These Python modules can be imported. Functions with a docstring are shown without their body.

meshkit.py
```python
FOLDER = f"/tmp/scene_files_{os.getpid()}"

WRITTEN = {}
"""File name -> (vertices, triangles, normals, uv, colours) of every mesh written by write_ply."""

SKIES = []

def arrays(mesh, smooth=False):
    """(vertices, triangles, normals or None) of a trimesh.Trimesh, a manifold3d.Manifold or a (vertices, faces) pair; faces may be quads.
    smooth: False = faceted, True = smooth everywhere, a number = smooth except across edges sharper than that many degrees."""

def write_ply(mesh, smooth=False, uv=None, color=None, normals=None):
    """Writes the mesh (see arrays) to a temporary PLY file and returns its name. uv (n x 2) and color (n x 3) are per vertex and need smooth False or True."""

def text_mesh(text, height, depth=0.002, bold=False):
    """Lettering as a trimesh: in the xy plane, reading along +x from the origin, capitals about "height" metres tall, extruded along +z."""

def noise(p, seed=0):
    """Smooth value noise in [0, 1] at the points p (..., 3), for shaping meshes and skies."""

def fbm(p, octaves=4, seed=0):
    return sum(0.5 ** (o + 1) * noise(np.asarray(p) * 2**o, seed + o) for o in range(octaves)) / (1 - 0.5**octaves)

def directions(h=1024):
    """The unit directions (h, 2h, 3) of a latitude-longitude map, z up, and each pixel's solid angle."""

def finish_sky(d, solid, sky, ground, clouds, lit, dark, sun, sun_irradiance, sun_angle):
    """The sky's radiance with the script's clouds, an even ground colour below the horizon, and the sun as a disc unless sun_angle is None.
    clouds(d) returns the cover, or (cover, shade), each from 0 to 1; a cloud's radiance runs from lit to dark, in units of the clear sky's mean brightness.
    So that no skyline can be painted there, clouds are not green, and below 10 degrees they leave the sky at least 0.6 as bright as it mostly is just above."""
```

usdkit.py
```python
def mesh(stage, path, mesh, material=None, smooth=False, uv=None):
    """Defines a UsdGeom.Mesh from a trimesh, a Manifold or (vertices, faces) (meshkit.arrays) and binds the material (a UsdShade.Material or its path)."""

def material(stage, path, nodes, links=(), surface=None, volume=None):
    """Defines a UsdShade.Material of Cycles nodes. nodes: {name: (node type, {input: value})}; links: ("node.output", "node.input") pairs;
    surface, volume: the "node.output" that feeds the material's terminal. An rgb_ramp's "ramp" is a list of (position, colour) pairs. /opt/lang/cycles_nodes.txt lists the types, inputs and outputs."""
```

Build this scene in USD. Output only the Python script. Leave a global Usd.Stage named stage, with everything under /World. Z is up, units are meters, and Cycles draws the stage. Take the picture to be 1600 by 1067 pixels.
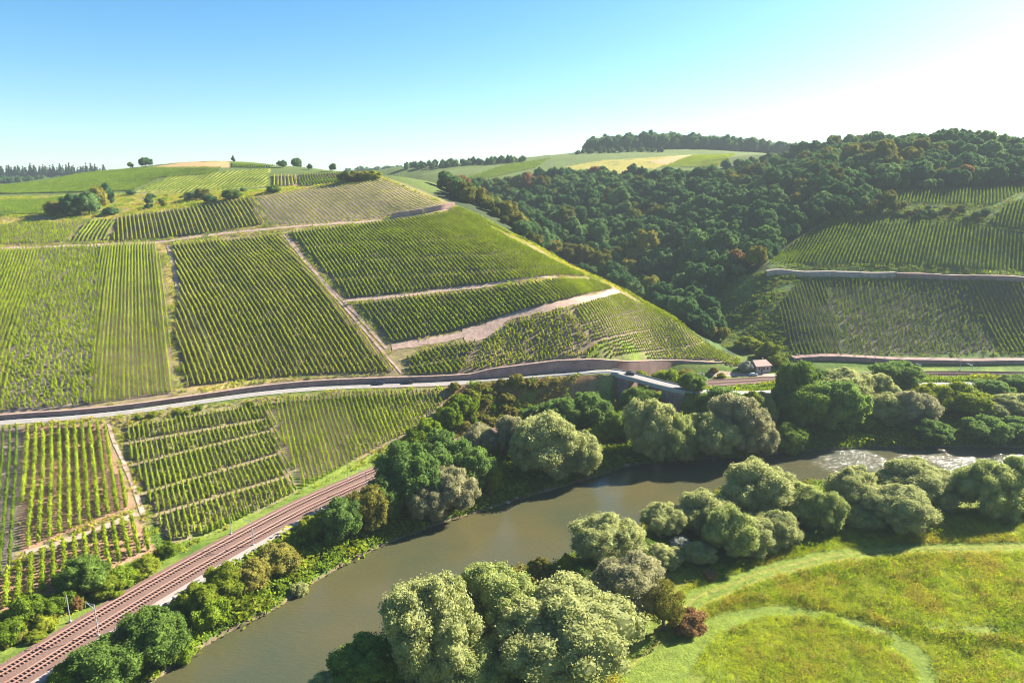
import math, numpy as np, trimesh, shapely
from shapely.geometry import Polygon, LineString, MultiLineString, Point
from scipy.interpolate import RBFInterpolator
from scipy.spatial import cKDTree
from pxr import Usd, UsdGeom, UsdLux, UsdShade, Sdf, Gf, Vt
import usdkit, meshkit

stage = Usd.Stage.CreateInMemory()
UsdGeom.SetStageUpAxis(stage, "Z"); UsdGeom.SetStageMetersPerUnit(stage, 1.0)
UsdGeom.Xform.Define(stage, "/World"); UsdGeom.Scope.Define(stage, "/World/Looks")
rng = np.random.default_rng(7)

# ------------------------------------------------------------------ camera, sky, sun
CAM_H, PITCH, FPX = 100.0, math.radians(12.8), 1067.0
EXPOSURE = 2.2
SUN_AZ, SUN_EL = math.radians(60.0), math.radians(31.0)
SKY_STRENGTH, SUN_INTENSITY = 0.060, 1.25
sun = np.array([math.sin(SUN_AZ) * math.cos(SUN_EL), math.cos(SUN_AZ) * math.cos(SUN_EL), math.sin(SUN_EL)])

cam = UsdGeom.Camera.Define(stage, "/World/camera")
s_, c_ = math.sin(PITCH), math.cos(PITCH)
cam.AddTransformOp().Set(Gf.Matrix4d(1, 0, 0, 0, 0, s_, c_, 0, 0, -c_, s_, 0, 0, 0, CAM_H, 1))
cam.CreateHorizontalApertureAttr(36.0); cam.CreateVerticalApertureAttr(36.0 * 682 / 1024)
cam.CreateFocalLengthAttr(36.0 * FPX / 1600.0); cam.CreateFStopAttr(0.0)
cam.CreateClippingRangeAttr(Gf.Vec2f(0.5, 20000)); cam.CreateExposureAttr(EXPOSURE)

L = "/World/Looks/"
sky_mat = usdkit.material(stage, L + "sky", {
    "s": ("sky_texture", {"sky_type": "single_scattering", "sun_disc": False, "sun_elevation": SUN_EL, "sun_rotation": math.atan2(sun[0], sun[1]),
                          "air_density": 1.0, "aerosol_density": 1.0, "ozone_density": 3.0, "altitude": 150.0}),
    "h": ("hsv", {"saturation": 1.35}), "t": ("mix", {"mix_type": "multiply", "fac": 1.0, "color2": (0.64, 0.74, 0.72)}),
    "b": ("background_shader", {"strength": SKY_STRENGTH})}, [("s.color", "h.color"), ("h.color", "t.color1"), ("t.color", "b.color")], surface="b.background")
dome = UsdLux.DomeLight.Define(stage, "/World/sky"); dome.CreateIntensityAttr(1.0)
UsdShade.MaterialBindingAPI.Apply(dome.GetPrim()).Bind(sky_mat)
dome.GetPrim().SetCustomDataByKey("kind", "structure")
sl = UsdLux.DistantLight.Define(stage, "/World/sun")
sl.CreateIntensityAttr(SUN_INTENSITY); sl.CreateAngleAttr(0.53); sl.CreateNormalizeAttr(True); sl.CreateColorAttr(Gf.Vec3f(1.0, 0.93, 0.80))
zx = np.cross([0, 0, 1.0], sun); zx /= np.linalg.norm(zx); zy = np.cross(sun, zx)
sl.AddTransformOp().Set(Gf.Matrix4d(*zx, 0, *zy, 0, *sun, 0, 0, 0, 500, 1))

# ------------------------------------------------------------------ helpers
USED = {}
def numbered(name, parent="/World"):
    k = USED.get((parent, name), 0); USED[(parent, name)] = k + 1
    return f"{parent}/{name}" if k == 0 else f"{parent}/{name}_{k:03d}"
def tag(prim, label=None, cat=None, group=None, kind=None):
    p = prim.GetPrim() if hasattr(prim, "GetPrim") else prim
    for k, v in (("label", label), ("category", cat), ("group", group), ("kind", kind)):
        if v: p.SetCustomDataByKey(k, v)
    return p
def obj(name, mesh, mat, parent="/World", smooth=False, **t):
    m = usdkit.mesh(stage, numbered(name, str(parent)), mesh, mat, smooth)
    if t: tag(m, **t)
    return m
def thing(name, loc=(0, 0, 0), rotz=0.0, scale=None, **t):
    x = UsdGeom.Xform.Define(stage, numbered(name))
    x.AddTranslateOp().Set(Gf.Vec3d(*map(float, loc)))
    if rotz: x.AddRotateZOp().Set(float(math.degrees(rotz)))
    if scale is not None: x.AddScaleOp().Set(Gf.Vec3f(*map(float, scale)))
    tag(x, **t)
    return str(x.GetPath())
def copy_of(src, name, loc, rotz=0.0, scale=(1, 1, 1), **t):
    p = thing(name, loc, rotz, scale, **t)
    pr = stage.GetPrimAtPath(p); pr.GetReferences().AddInternalReference(src); pr.SetInstanceable(True)
    return p
def box(lo, hi):
    lo, hi = np.array(lo, float), np.array(hi, float)
    m = trimesh.creation.box(hi - lo); m.apply_translation((lo + hi) / 2); return m
def bar(a, b, r, n=6):
    return trimesh.creation.cylinder(r, segment=[a, b], sections=n)
def cat(ms): return trimesh.util.concatenate(ms)
def sst(x, a=0.0, b=1.0):
    t = np.clip((np.asarray(x, float) - a) / (b - a), 0, 1); return t * t * (3 - 2 * t)
def ORD(n):
    w = "first second third fourth fifth sixth seventh eighth ninth tenth eleventh twelfth".split()
    return w[n - 1] if n <= 12 else f"{n}{'th' if 10 <= n % 100 <= 20 else {1: 'st', 2: 'nd', 3: 'rd'}.get(n % 10, 'th')}"

# a pixel of the 1600 x 1067 photograph as a ray of the camera
def ray(u, v):
    u, v = np.asarray(u, float), np.asarray(v, float)
    t = (v - 533.5) / FPX
    return (u - 800) / FPX, c_ - t * s_, -(s_ + t * c_)
def at_z(u, v, z):
    x, y, d = ray(u, v); k = (z - CAM_H) / d
    return np.stack([x * k, y * k, np.zeros_like(k) + z], -1)
def at_y(u, v, Y):
    x, y, d = ray(u, v); k = Y / y
    return np.stack([x * k, np.zeros_like(k) + Y, CAM_H + d * k], -1)
def dense(pts, step=1.0):
    pts = np.asarray(pts, float); out = [pts[0]]
    for a, b in zip(pts[:-1], pts[1:]):
        n = max(1, int(math.ceil(np.linalg.norm(b - a) / step)))
        out += [a + (b - a) * k / n for k in range(1, n + 1)]
    return np.array(out)
def smooth_line(pts, step=2.0):
    """A Catmull-Rom curve through the points."""
    p = np.asarray(pts, float); p = np.vstack([2 * p[0] - p[1], p, 2 * p[-1] - p[-2]]); out = []
    for i in range(1, len(p) - 2):
        n = max(2, int(np.linalg.norm(p[i + 1] - p[i]) / step)); t = np.linspace(0, 1, n, endpoint=False)[:, None]
        a, b, c, d = p[i - 1], p[i], p[i + 1], p[i + 2]
        out.append(0.5 * (2 * b + (c - a) * t + (2 * a - 5 * b + 4 * c - d) * t ** 2 + (3 * b - a - 3 * c + d) * t ** 3))
    return np.vstack(out + [p[-2:-1]])

# ------------------------------------------------------------------ lines that shape the ground
RAIL_Z, ROAD_Z = 5.0, 18.0
def pz(pts, z): return at_z([p[0] for p in pts], [p[1] for p in pts], z)
far_bank = pz([(120, 1140), (235, 1067), (300, 1022), (360, 985), (420, 957), (480, 917), (520, 892), (580, 860), (640, 836), (700, 814), (760, 796), (815, 779), (870, 763), (935, 743), (985, 728), (1050, 720), (1120, 716), (1180, 714), (1240, 706), (1330, 701), (1420, 698), (1600, 699), (1800, 702)], 0.0)
near_bank = pz([(440, 1140), (530, 1067), (590, 1010), (650, 955), (720, 905), (790, 893), (840, 888), (905, 866), (960, 842), (1020, 822), (1090, 785), (1160, 763), (1250, 757), (1340, 753), (1480, 748), (1600, 744), (1800, 742)], 0.0)
far_bank, near_bank = smooth_line(far_bank, 3), smooth_line(near_bank, 3)
river = Polygon(np.vstack([far_bank[:, :2], near_bank[::-1, :2]])).buffer(0)
rail_mid = np.vstack([pz([(-160, 1160), (-60, 1100), (21, 1053), (116, 994), (208, 938), (300, 885), (420, 819), (482, 787), (560, 752), (610, 731)], RAIL_Z),
                      pz([(700, 699), (800, 669), (900, 643), (962, 621)], RAIL_Z), pz([(1020, 606), (1100, 599), (1200, 593), (1300, 589), (1440, 584), (1600, 585), (1750, 587)], RAIL_Z)])
rail_mid = smooth_line(rail_mid, 2.0)
road_px = [(-160, 678), (0, 661), (100, 654), (200, 644), (300, 630), (400, 616), (500, 607), (600, 602.5), (700, 599), (800, 592), (900, 583.5), (955, 581)]
road_mid = pz(road_px, ROAD_Z)
road_mid = smooth_line(np.vstack([road_mid, at_z([990, 1035, 1085], [588, 600, 610], 17.5), at_z([1150], [614], 15.5), at_z([1220], [612], 13.0), at_z([1300], [606.0], 10.5), at_z([1420, 1560, 1700], [601, 600, 601], 8.0)]), 2.0)

# ------------------------------------------------------------------ the ground: control points -> smooth surface
ctl = []
def C(*rows):
    for u, v, Y in rows: ctl.append(at_y(u, v, Y))
def Z(*rows):
    for x, y, z in rows: ctl.append(np.array([x, y, z], float))
# vineyard hill, between the road and the upper track
C((-200, 395, 430), (0, 388, 440), (130, 384, 443), (250, 378, 446), (350, 366, 449), (450, 356, 454), (600, 342, 461), (710, 326, 470))
C((970, 451, 398), (850, 390, 432), (1060, 508, 362))
# upper strip and hill top
C((-150, 348, 500), (0, 345, 505), (100, 342, 508), (200, 339, 512), (300, 323, 518), (400, 306, 526), (500, 292, 545), (597, 277, 562))
C((-200, 312, 690), (0, 301, 680), (150, 298, 655), (300, 301, 640), (425, 293, 625), (550, 282, 615))
C((-150, 298, 840), (0, 290, 830), (100, 277, 830), (200, 264, 835), (290, 254, 850), (350, 252, 850), (430, 258, 830), (500, 265, 780), (545, 268, 720))
# behind the hill top, out of sight
Z((-600, 1000, 98), (-400, 1000, 108), (-250, 1010, 112), (-150, 950, 104), (-700, 1200, 105))
# spur: the hidden flank and the side valley
Z((126, 356, 8), (150, 372, 10), (108, 400, 17), (94, 428, 21), (66, 480, 34), (40, 540, 45), (10, 610, 60), (-30, 700, 76), (-90, 800, 92), (-150, 880, 100))
Z((0, 520, 74), (-50, 600, 96), (40, 450, 42), (-95, 680, 102))
# far side of the side valley, wooded
C((1000, 470, 485), (1000, 402, 545), (1000, 342, 630), (1000, 293, 720), (1000, 262, 850), (1000, 243, 1000))
C((900, 430, 525), (900, 365, 600), (900, 305, 705), (900, 270, 830), (900, 248, 980))
C((800, 372, 610), (800, 325, 690), (800, 285, 800), (800, 260, 950), (700, 292, 800), (650, 273, 900), (620, 264, 1000))
C((1100, 455, 455), (1100, 390, 515), (1100, 335, 600), (1100, 285, 690), (1100, 262, 830), (1100, 243, 1050))
C((1150, 490, 412), (1150, 430, 452), (1130, 540, 378), (1200, 400, 480), (1200, 345, 555), (1200, 295, 640), (1200, 268, 770), (1220, 246, 900))
# vineyards across the valley and the wooded crest
C((1240, 557, 362), (1380, 557, 364), (1500, 557, 366), (1600, 556, 366), (1750, 556, 366))
C((1225, 500, 393), (1240, 440, 430), (1300, 437, 430), (1400, 437, 428), (1500, 439, 424), (1600, 441, 412), (1750, 446, 400))
C((1200, 418, 440), (1300, 417, 440), (1400, 419, 436), (1500, 424, 430), (1600, 430, 425), (1750, 440, 420))
C((1300, 352, 500), (1400, 345, 496), (1500, 345, 486), (1600, 350, 466), (1750, 350, 445))
C((1300, 300, 560), (1450, 292, 552), (1580, 300, 530), (1300, 262, 640), (1380, 250, 640), (1450, 241, 636), (1520, 246, 620), (1590, 256, 600), (1750, 250, 590))
Z((420, 800, 140), (300, 850, 138), (640, 700, 125), (640, 560, 110), (560, 470, 80), (650, 450, 70), (470, 400, 50), (560, 330, 20), (480, 330, 9))
# far plateau and the distant wooded rises
Z((-900, 1300, 112), (-1000, 1500, 122), (-700, 1450, 118), (-400, 1400, 108), (-300, 1600, 118))
Z((100, 1250, 156), (300, 1150, 160), (450, 1200, 150), (200, 1500, 158), (500, 1500, 130), (0, 1500, 130), (-200, 1300, 112), (-270, 1560, 122))
Z((900, 1400, 120), (0, 2400, 110), (-1500, 2400, 110), (1500, 2400, 110), (0, 3300, 100), (-2500, 3000, 100), (2500, 3000, 100), (-1600, 1500, 105), (1500, 1200, 110))
# valley floor and banks
for k in range(0, len(rail_mid), 8): Z((rail_mid[k, 0], rail_mid[k, 1], RAIL_Z))
for a, b in zip(far_bank[::4], far_bank[1::4]):
    d = (b - a)[:2] / np.linalg.norm((b - a)[:2]); n = np.array([-d[1], d[0]]); q = a[:2] + n * 12; Z((q[0], q[1], 3.0))
for a, b in zip(near_bank[::4], near_bank[1::4]):
    d = (b - a)[:2] / np.linalg.norm((b - a)[:2]); n = np.array([d[1], -d[0]]); q = a[:2] + n * 12; Z((q[0], q[1], 2.8))
Z((60, 130, 3.2), (100, 110, 3.4), (60, 80, 3.4), (150, 150, 3.4), (150, 90, 3.6), (0, 60, 3.4), (250, 180, 3.6), (350, 120, 4), (110, 180, 2.8), (180, 200, 2.8), (300, 230, 3.0), (450, 250, 4))
Z((-300, 60, 6), (-250, 130, 10), (-330, 200, 16), (-140, 150, 7.5), (-120, 180, 10))
for k in range(0, len(road_mid), 10):
    p = road_mid[k]
    if p[0] < 45: Z((p[0], p[1] - 5, ROAD_Z - 1.5))
    if p[0] > 130: Z((p[0], p[1], p[2]))
# foot of the hill just above the road: as high as the retaining wall
def edge_of(line, d):
    t = np.gradient(line[:, :2], axis=0); t /= np.linalg.norm(t, axis=1, keepdims=True); q = line.copy(); q[:, :2] += np.stack([-t[:, 1], t[:, 0]], 1) * d; return q
wall_mid = smooth_line(np.vstack([edge_of(road_mid[road_mid[:, 0] < 42], 3.7)[::6], [(52, 309.5, 17.0), (62, 318, 14.0), (82, 336, 9.5), (105, 345, 8.0), (120, 352, 7.0)]]), 2.0)
WALL_TOP = lambda x: np.interp(x, [-260, -190, -120, -90, -40, -18, -8, 20, 38, 50, 62, 82, 105, 120], [19.7, 19.7, 19.8, 20.3, 20.3, 20.4, 22.2, 23.5, 23.0, 20.6, 18.0, 13.6, 10.4, 8.4])
wt = np.gradient(wall_mid[:, :2], axis=0); wt /= np.linalg.norm(wt, axis=1, keepdims=True); wn = np.stack([-wt[:, 1], wt[:, 0]], 1)
for k in range(0, len(wall_mid), 7):
    q = wall_mid[k, :2] + wn[k] * 3.0; Z((q[0], q[1], WALL_TOP(wall_mid[k, 0]) + 0.6))
ctl = np.array(ctl); _, keep = np.unique(np.round(ctl[:, :2] / 2.5), axis=0, return_index=True); ctl = ctl[np.sort(keep)]
rbf = RBFInterpolator(ctl[:, :2], ctl[:, 2], kernel="linear", smoothing=1.0)
rbf2 = RBFInterpolator(ctl[:, :2], ctl[:, 2], kernel="thin_plate_spline", smoothing=2.0)

AZ = np.radians(np.arange(-60, 66.01, 0.22))
r_list = [50.0]
while r_list[-1] < 3300:
    r = r_list[-1]; r_list.append(r + (max(0.9, 0.005 * r) if r < 700 else 0.012 * r))
RR = np.array(r_list)
GX, GY = np.sin(AZ)[:, None] * RR[None], np.cos(AZ)[:, None] * RR[None]
flat = np.stack([GX.ravel(), GY.ravel()], 1)
# the smooth surface is found on a coarse grid and read off between
def coarse():
    a2, r2 = AZ[::8], np.geomspace(50, 3400, 230)
    g = np.stack([(np.sin(a2)[:, None] * r2).ravel(), (np.cos(a2)[:, None] * r2).ravel()], 1)
    w = 0.35
    return a2, np.log(r2), ((1 - w) * rbf2(g) + w * rbf(g)).reshape(len(a2), len(r2))
from scipy.interpolate import RectBivariateSpline
a2, lr2, zz2 = coarse()
GZ = RectBivariateSpline(a2, lr2, zz2, kx=3, ky=3, s=0)(AZ, np.log(RR)).ravel()
GZ = np.clip(GZ, 2.2, None)
p3 = np.stack([flat[:, 0], flat[:, 1], np.zeros(len(flat))], 1)
GZ += (meshkit.fbm(p3 / 30.0, 3, 3) - 0.5) * np.clip((GZ - 12) / 30, 0.15, 1) * 2.2
def near_line(line, reach):
    t = cKDTree(line[:, :2]); d, i = t.query(flat, distance_upper_bound=reach)
    return d, np.where(np.isfinite(d), i, 0)
# cut for the railway
wl_d, wl_i = near_line(wall_mid, 60); behind = np.isfinite(wl_d) & (((flat - wall_mid[wl_i, :2]) * wn[wl_i]).sum(1) > 1.0)
d, i = near_line(rail_mid, 22); w = (1 - sst(d, 8.0, 16.0)) * ~behind; GZ = GZ * (1 - w) + w * (RAIL_Z - 0.3)
# bench for the road: up to the foot of the wall it is level, beyond stands the wall
d, i = near_line(road_mid, 20)
tn = np.gradient(road_mid[:, :2], axis=0); tn /= np.linalg.norm(tn, axis=1, keepdims=True); nn = np.stack([-tn[:, 1], tn[:, 0]], 1)
side = ((flat - road_mid[i, :2]) * nn[i]).sum(1)
xr = road_mid[i, 0]; onbridge = (xr > 48) & (xr < 72)
lowside = 1 - sst(d, 3.6, 10.0); upside = 1 - sst(d, 4.4, 5.4)
w = np.where(side > 0, np.where(xr < 45, upside, 1 - sst(d, 3.6, 12)), lowside) * np.where(onbridge, 0, 1)
w[~np.isfinite(d)] = 0
GZ = GZ * (1 - w) + w * (road_mid[i, 2] - 0.12)
# second bench, the lane at the foot of the hill beyond the bridge
lane_mid = smooth_line(np.vstack([at_z([1110, 1160, 1200, 1250, 1300, 1370, 1440, 1520, 1600, 1700], [577.5, 576.5, 576, 576, 575.5, 574.5, 573.5, 573.5, 573.5, 573], 8.3)]), 2.0)

# river bed
rt = cKDTree(np.vstack([dense(far_bank[:, :2], 1.5), dense(near_bank[:, :2], 1.5)])); dr, _ = rt.query(flat, distance_upper_bound=20); dr = np.minimum(dr, 20)
inside = shapely.contains_xy(river, flat[:, 0], flat[:, 1])
bank = 0.25 + (GZ - 0.25) * sst(dr, -1.0, 7.0)
GZ = np.where(inside, -0.2 - 0.22 * np.minimum(dr, 9), bank)
GZ = GZ.reshape(GX.shape)

def grid_at(a, r):
    fa = np.clip((a - AZ[0]) / (AZ[1] - AZ[0]), 0, len(AZ) - 1.001); fr = np.clip(np.interp(r, RR, np.arange(len(RR))), 0, len(RR) - 1.001)
    ia, ir = fa.astype(int), fr.astype(int); ta, tr = fa - ia, fr - ir
    return (GZ[ia, ir] * (1 - ta) + GZ[ia + 1, ir] * ta) * (1 - tr) + (GZ[ia, ir + 1] * (1 - ta) + GZ[ia + 1, ir + 1] * ta) * tr
def H(x, y):
    x, y = np.asarray(x, float), np.asarray(y, float); return grid_at(np.arctan2(x, y), np.hypot(x, y))
def G(u, v):
    """Where the ray of a pixel first meets the ground."""
    u, v = np.atleast_1d(np.asarray(u, float)), np.atleast_1d(np.asarray(v, float)); out = []
    for a, b in zip(u, v):
        x, y, d = ray(a, b); n = math.hypot(x, y); az = math.atan2(x, y)
        zs = grid_at(np.full(len(RR), az), RR); zr = CAM_H + RR * d / n
        k = int(np.argmax(zs >= zr)) if (zs >= zr).any() else len(RR) - 1
        if k > 0:
            e0, e1 = zr[k - 1] - zs[k - 1], zr[k] - zs[k]; f = np.clip(e0 / (e0 - e1 + 1e-9), 0, 1); r = RR[k - 1] + f * (RR[k] - RR[k - 1])
        else: r = RR[0]
        out.append((math.sin(az) * r, math.cos(az) * r))
    out = np.array(out); return np.column_stack([out, H(out[:, 0], out[:, 1])])
def GP(pts): return G([p[0] for p in pts], [p[1] for p in pts])
def gpoly(pts):
    q = dense(list(pts) + [pts[0]], 14.0)
    return Polygon(GP(q)[:, :2]).buffer(0)
def pxm(p):
    """Pixels of the photograph per metre at a point."""
    return FPX / (p[1] * c_ + (CAM_H - p[2]) * s_)

# ------------------------------------------------------------------ materials
def ramp2(a, b): return [(0.25, a), (0.75, b)]
def leaf(name, dark, light, trans=0.35, scale=0.35, rough=0.8, spec=0.03, vary=0.30):
    """Foliage: patches of two tones, every copy a little different, light passing through."""
    return usdkit.material(stage, L + name, {
        "g": ("geometry", {}), "n": ("noise_texture", {"scale": scale, "detail": 3.0, "roughness": 0.7}),
        "o": ("object_info", {}), "f": ("math", {"math_type": "multiply_add", "value2": vary, "value3": -vary / 2}), "a": ("math", {"math_type": "add"}),
        "isl": ("math", {"math_type": "multiply_add", "value2": 0.3, "value3": -0.15}), "a2": ("math", {"math_type": "add"}),
        "r": ("rgb_ramp", {"ramp": ramp2(dark, light)}),
        "p": ("principled_bsdf", {"roughness": rough, "specular_ior_level": spec}),
        "h": ("hsv", {"hue": 0.49, "saturation": 1.1, "value": 1.6}), "t": ("translucent_bsdf", {}), "m": ("mix_closure", {"fac": trans})},
        [("g.position", "n.vector"), ("n.fac", "a.value1"), ("o.random", "f.value1"), ("f.value", "a.value2"),
         ("g.random_per_island", "isl.value1"), ("a.value", "a2.value1"), ("isl.value", "a2.value2"), ("a2.value", "r.fac"), ("r.color", "p.base_color"),
         ("r.color", "h.color"), ("h.color", "t.color"), ("p.BSDF", "m.closure1"), ("t.BSDF", "m.closure2")], surface="m.closure")
def rough_mat(name, a, b, scale=1.0, rough=0.9, bump=0.3, dist=0.05, spec=0.2, detail=5.0):
    return usdkit.material(stage, L + name, {
        "g": ("geometry", {}), "n": ("noise_texture", {"scale": scale, "detail": detail, "roughness": 0.65}), "r": ("rgb_ramp", {"ramp": [(0.3, a), (0.7, b)]}),
        "b": ("bump", {"strength": bump, "distance": dist}), "p": ("principled_bsdf", {"roughness": rough, "specular_ior_level": spec})},
        [("g.position", "n.vector"), ("n.fac", "r.fac"), ("r.color", "p.base_color"), ("n.fac", "b.height"), ("b.normal", "p.normal")], surface="p.BSDF")
def plain(name, col, rough=0.5, metal=0.0, spec=0.5):
    return usdkit.material(stage, L + name, {"p": ("principled_bsdf", {"base_color": col, "roughness": rough, "metallic": metal, "specular_ior_level": spec})}, surface="p.BSDF")

M = {}
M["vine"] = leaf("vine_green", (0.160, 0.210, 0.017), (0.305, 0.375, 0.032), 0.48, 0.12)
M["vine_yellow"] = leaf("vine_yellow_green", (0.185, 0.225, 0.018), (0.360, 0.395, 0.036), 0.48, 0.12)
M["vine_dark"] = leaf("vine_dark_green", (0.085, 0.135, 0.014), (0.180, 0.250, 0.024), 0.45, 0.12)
M["willow"] = leaf("willow_leaf", (0.250, 0.270, 0.105), (0.450, 0.460, 0.200), 0.45, 0.35, 0.8, 0.04, vary=0.10)
M["willow_grey"] = leaf("grey_willow_leaf", (0.225, 0.222, 0.112), (0.420, 0.395, 0.225), 0.45, 0.35, 0.8, 0.04, vary=0.10)
M["willow_deep"] = leaf("deep_willow_leaf", (0.195, 0.235, 0.075), (0.385, 0.415, 0.150), 0.45, 0.35, 0.8, 0.04, vary=0.10)
M["broad"] = leaf("broad_leaf", (0.085, 0.138, 0.026), (0.195, 0.269, 0.046), 0.30, 0.5)
M["acacia"] = leaf("feathery_leaf", (0.102, 0.167, 0.040), (0.222, 0.310, 0.077), 0.35, 0.5)
M["yellow"] = leaf("yellow_green_leaf", (0.143, 0.182, 0.018), (0.325, 0.338, 0.039), 0.35, 0.5)
M["olive"] = leaf("olive_brown_leaf", (0.14, 0.135, 0.024), (0.29, 0.26, 0.06), 0.30, 0.5)
M["forest"] = leaf("forest_leaf", (0.048, 0.106, 0.034), (0.136, 0.216, 0.066), 0.30, 0.05, vary=0.75)
M["forest_warm"] = leaf("forest_warm_leaf", (0.098, 0.111, 0.020), (0.221, 0.208, 0.039), 0.30, 0.05, vary=0.75)
M["rust"] = leaf("rusty_leaf", (0.19, 0.11, 0.045), (0.30, 0.19, 0.075), 0.25, 0.5)
M["conifer"] = leaf("spruce_needles", (0.016, 0.036, 0.016), (0.038, 0.066, 0.028), 0.1, 0.05)
M["silver"] = leaf("silver_leaf", (0.26, 0.28, 0.22), (0.42, 0.43, 0.36), 0.2, 0.8, 0.8, 0.05)
M["bank"] = leaf("bank_herbs", (0.11, 0.165, 0.016), (0.25, 0.33, 0.032), 0.35, 0.15)
M["weeds"] = leaf("meadow_weeds", (0.190, 0.248, 0.022), (0.420, 0.472, 0.042), 0.45, 0.12)
M["weeds_dry"] = leaf("dry_weeds", (0.25, 0.23, 0.035), (0.40, 0.35, 0.06), 0.4, 0.2)
M["bark"] = rough_mat("bark", (0.05, 0.038, 0.028), (0.12, 0.09, 0.07), 3.0)
M["stake"] = plain("grey_stake_wood", (0.30, 0.27, 0.24), 0.8)
M["asphalt"] = rough_mat("pale_asphalt", (0.17, 0.155, 0.145), (0.25, 0.23, 0.215), 0.8, 0.8, 0.1, 0.02)
M["dirt"] = rough_mat("pink_dirt", (0.25, 0.165, 0.13), (0.40, 0.285, 0.225), 0.5, 0.95, 0.6, 0.2)
M["ballast"] = rough_mat("rusty_ballast", (0.095, 0.058, 0.047), (0.19, 0.115, 0.092), 3.5, 0.95, 1.0, 0.12)
M["gravel"] = rough_mat("pale_gravel", (0.21, 0.165, 0.145), (0.34, 0.28, 0.25), 3.0, 0.95, 0.8, 0.08)
M["sleeper"] = rough_mat("sleeper_concrete", (0.15, 0.092, 0.075), (0.23, 0.15, 0.122), 2.0)
M["rail"] = rough_mat("rusty_rail", (0.12, 0.06, 0.045), (0.20, 0.10, 0.075), 2.0, 0.5)
M["steel"] = plain("galvanised_steel", (0.32, 0.32, 0.31), 0.5, 0.3)
M["white"] = plain("white_paint", (0.75, 0.75, 0.72), 0.6)
M["concrete"] = rough_mat("concrete", (0.20, 0.18, 0.165), (0.30, 0.275, 0.25), 1.0)
M["car_blue"] = plain("dark_blue_paint", (0.015, 0.02, 0.05), 0.25)
M["car_black"] = plain("black_paint", (0.010, 0.010, 0.014), 0.25)
M["car_white"] = plain("white_car_paint", (0.65, 0.66, 0.68), 0.3)
M["tyre"] = plain("tyre_rubber", (0.02, 0.02, 0.02), 0.8)
M["window"] = plain("dark_window", (0.02, 0.025, 0.03), 0.08)
M["plaster"] = rough_mat("house_plaster", (0.22, 0.19, 0.165), (0.32, 0.28, 0.245), 0.8)
M["roof"] = rough_mat("pale_pink_roof", (0.34, 0.235, 0.195), (0.46, 0.33, 0.28), 1.5)
M["rock"] = rough_mat("pale_rock", (0.20, 0.17, 0.14), (0.36, 0.31, 0.26), 1.2, 0.9, 0.8, 0.2)
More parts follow.
